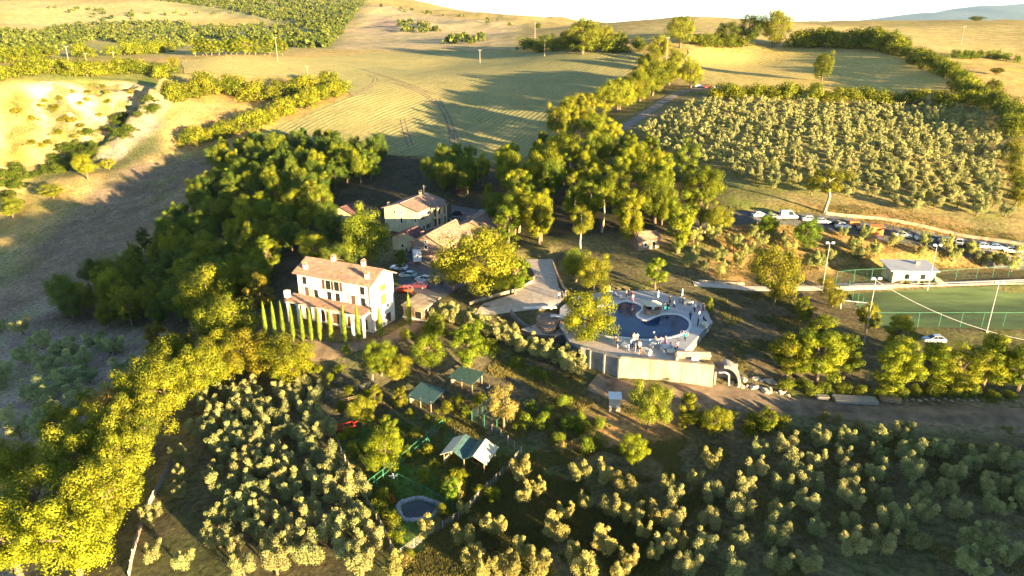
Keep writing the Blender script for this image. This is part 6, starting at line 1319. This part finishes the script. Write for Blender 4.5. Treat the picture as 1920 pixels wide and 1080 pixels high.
for a in [
    (1208, 585, 'talk', BE, BE, 'person in beige at the left side of the round bar', 1.2), (1216, 588, 'stand', B, B, 'person in black standing at the front of the round bar', .4), (1224, 589, 'talk', W, BE, 'person in white top at the front of the round bar', 0), (1234, 587, 'stand', R_, R_, 'person in red dress right of the round bar', -.6, 0, True),
    (1246, 582, 'stand', TQ, TQ, 'person in turquoise dress beside the person in red', .8, 0, True), (1252, 583, 'stand', B, TQ, 'person in black top right of the turquoise dress', -.8), (1263, 578, 'walk', W, N, 'person in white shirt walking right of the bar', 1.4), (1256, 569, 'stand', B, B, 'person in black behind the bar group', .2),
    (1275, 568, 'talk', W, GREY, 'person in white at the rear deck edge', 2.2), (1280, 571, 'stand', GREY, B, 'person in grey at the rear deck edge', -2), (1298, 577, 'talk', W, W, 'person all in white in the right hand group', 1), (1302, 585, 'stand', W, B, 'person in white shirt and black trousers in the right hand group', -1), (1309, 580, 'talk', BE, GREY, 'person in beige in the middle of the right hand group', 2), (1311, 592, 'stand', PK, W, 'person in pink top at the front of the right hand group', .3), (1318, 583, 'stand', B, B, 'person in black in the right hand group', -1.3), (1294, 600, 'walk', N, N, 'person in navy walking along the right pool edge', 2.6), (1319, 604, 'sit', B, B, 'person in black seated at the right deck edge', 1.8), (1308, 612, 'stand', N, B, 'person in navy standing at the right deck edge', 1.0),
    (1179, 556, 'stand', B, B, 'person in black at the rear left of the pool', .5), (1184, 560, 'talk', (.2, .05, .08), B, 'person in maroon behind the pool', -.7), (1174, 558, 'stand', GREY, B, 'person in grey left of the person in maroon', 1.1), (1186, 566, 'walk', W, PK, 'person in white and pink at the rear pool rim', .2),
    (1152, 648, 'stand', B, BE, 'person in black left on the lower paving', 1.3), (1157, 649, 'talk', (.4, .2, .1), B, 'person in brown beside the one in black on the lower paving', -1.3), (1188, 640, 'stand', W, W, 'person in white dress at the near pool edge', .4, 0, True), (1194, 641, 'talk', W, GREY, 'person in white shirt at the near pool edge', -.5), (1184, 652, 'walk', W, N, 'person in white and navy walking on the lower paving', .3), (1190, 660, 'stand', GREY, GREY, 'person in grey at the middle of the lower paving', 1.9), (1196, 655, 'stand', BE, B, 'person in beige behind the seated group', -2), (1202, 668, 'talk', (.2, .08, .05), (.1, .05, .04), 'person in dark brown at the terrace front edge', .9), (1199, 657, 'stand', W, BE, 'person in white and beige on the lower paving', .2), (1218, 666, 'sit', (.5, .6, .4), W, 'person in pale green seated near the terrace front', -.4, 0),
    (1247, 646, 'stand', PK, PK, 'person in pink dress at the right of the lower paving', .2, 0, True), (1238, 648, 'talk', W, W, 'person in white beside the pink dress', 1.3), (1228, 646, 'stand', BE, W, 'person in beige and white near the pool edge', -1), (1266, 659, 'stand', (.15, .05, .1), B, 'person in plum at the right end of the terrace', 1.2), (1270, 655, 'talk', W, BE, 'person in white top at the right end of the terrace', -1.6), (1284, 640, 'walk', TQ, N, 'person in teal beside the pool ladder', 2.8),
    (1048, 562, 'talk', W, N, 'person in white and navy on the driveway', .8, None), (1054, 560, 'stand', N, B, 'person in navy on the driveway', -.8, None), (1060, 558, 'stand', W, BE, 'person in white and beige on the driveway', 2, None),
    (792, 478, 'stand', B, B, 'person in black left of the box truck', .3, None), (797, 481, 'talk', N, B, 'person in navy left of the box truck', 1.3, None), (763, 478, 'stand', B, GREY, 'person in dark clothes before the yellow outbuilding', 2.3, None), (770, 476, 'stand', GREY, B, 'person in grey before the yellow outbuilding', -.3, None),
    (846, 420, 'stand', W, W, 'person in white at the farmhouse loggia', -.3, None)]: person(*a)
def chair_proto():
    m = MB(); m.box((0, 0, .44), (.46, .46, .05)); m.box((0, .22, .72), (.46, .05, .5)); me = m.mesh('seat_shell'); me.materials.append(MATS['white_cloth'])
    l = MB().tube((0, 0, 0), (0, 0, .43), .022, .022, 5).mesh('leg'); l.materials.append(MATS['metal_white']); return me, l
CS, CLG = chair_proto()
tb = 0
def table(px, py, label, cloth, n, rr=.75):
    p = Vector(at_z(px, py, 0)); r = empty('round_table', p, 0, label, 'table', 'tables on the deck')
    MB().lathe([(0, .74), (rr, .74), (rr + .03, .70), (rr * 1.02, .38), (rr, .38), (0, .70)], 18).build('tablecloth', cloth, r); MB().tube((0, 0, 0), (0, 0, .72), .06, .06, 6).build('leg', 'metal_grey', r)
    for k in range(n):
        a = 6.283 * k / n + px; c = empty('chair', (p.x + (rr + .55) * math.cos(a), p.y + (rr + .55) * math.sin(a), .0), a - math.pi / 2, '%s chair around the %s' % (ordn(k + 1), label), 'chair', 'chairs around the deck tables')
        link_mesh('seat', CS, None, c)
        for x in (-.2, .2):
            for y in (-.2, .2): o = link_mesh('leg', CLG, None, c); o.location = (x, y, 0)
table(1172, 652, 'white table left of the near pool edge group', 'white_cloth', 4); table(1210, 661, 'white table at the terrace front', 'white_cloth', 4); table(1248, 655, 'white table right on the lower paving', 'white_cloth', 4); table(1258, 663, 'cream table near the parapet', 'cream_cloth', 3)
table(1290, 570, 'grey table at the rear deck corner', 'cream_cloth', 3); table(1322, 612, 'grey table at the right deck edge', 'cream_cloth', 3); table(1225, 650, 'small white table beside the pool curve', 'white_cloth', 3, .5)
def lounger(px, py, rz, label):
    p = Vector(at_z(px, py, 0)); r = empty('sun_lounger', p, rz, label, 'sun lounger', 'white sun loungers')
    MB().box((-.25, 0, .32), (1.3, .62, .07)).build('seat', 'white_cloth', r); MB().slab([(.4, -.31, .34), (1.0, -.31, .85), (1.0, .31, .85), (.4, .31, .34)], .07).build('backrest', 'white_cloth', r)
    for x in (-.8, .5):
        for y in (-.27, .27): MB().box((x, y, .14), (.06, .06, .3)).build('leg', 'metal_white', r)
for k, (x, y) in enumerate([(1145, 550), (1152, 554), (1160, 557), (1168, 560)]): lounger(x, y, 2.2 + .1 * k, '%s white sun lounger from left behind the pool' % ordn(k + 1))
def parasol(px, py, label, m):
    p = Vector(at_z(px, py, 0)); r = empty('parasol', p, 0, label, 'parasol', 'closed parasols')
    MB().tube((0, 0, 0), (0, 0, 2.7), .04, .035, 6).build('pole', 'wood', r); MB().lathe([(.03, 2.75), (.12, 2.5), (.16, 1.7), (.22, 1.15), (.05, 1.2)], 10).build('canopy', m, r); MB().tube((0, 0, 0), (0, 0, .12), .35, .3, 12).build('base', 'concrete', r)
parasol(1233, 566, 'closed cream parasol behind the round bar', 'cream_cloth'); parasol(1142, 556, 'closed white parasol beside the loungers', 'white_cloth'); parasol(1278, 563, 'closed white parasol at the rear deck edge', 'white_cloth')
b = link_mesh('pool_ball', MB().lathe([(0, -.2), (.12, -.16), (.2, 0), (.12, .16), (0, .2)], 12).mesh('ball'), 'white_cloth'); b.location = at_z(1226, 623, -.05); tag(b, 'small white ball floating in the pool', 'ball')

# ------------------------------------------------------------------ evening haze: one even box of air round the whole place
hz = MB(); hz.box((6000, 13000, 480), (30000, 28000, 1200)); ho = hz.build('haze', None); tag(ho, kind='stuff')
hm_ = bpy.data.materials.new('haze_air'); hm_.use_nodes = True; hn = hm_.node_tree.nodes; hn.remove(hn['Principled BSDF'])
pv = hn.new('ShaderNodeVolumePrincipled'); pv.inputs['Color'].default_value = (0.5, 0.72, 1.0, 1); pv.inputs['Density'].default_value = 0.000015; pv.inputs['Anisotropy'].default_value = 0.0
hm_.node_tree.links.new(pv.outputs[0], hn['Material Output'].inputs['Volume']); ho.data.materials.append(hm_)
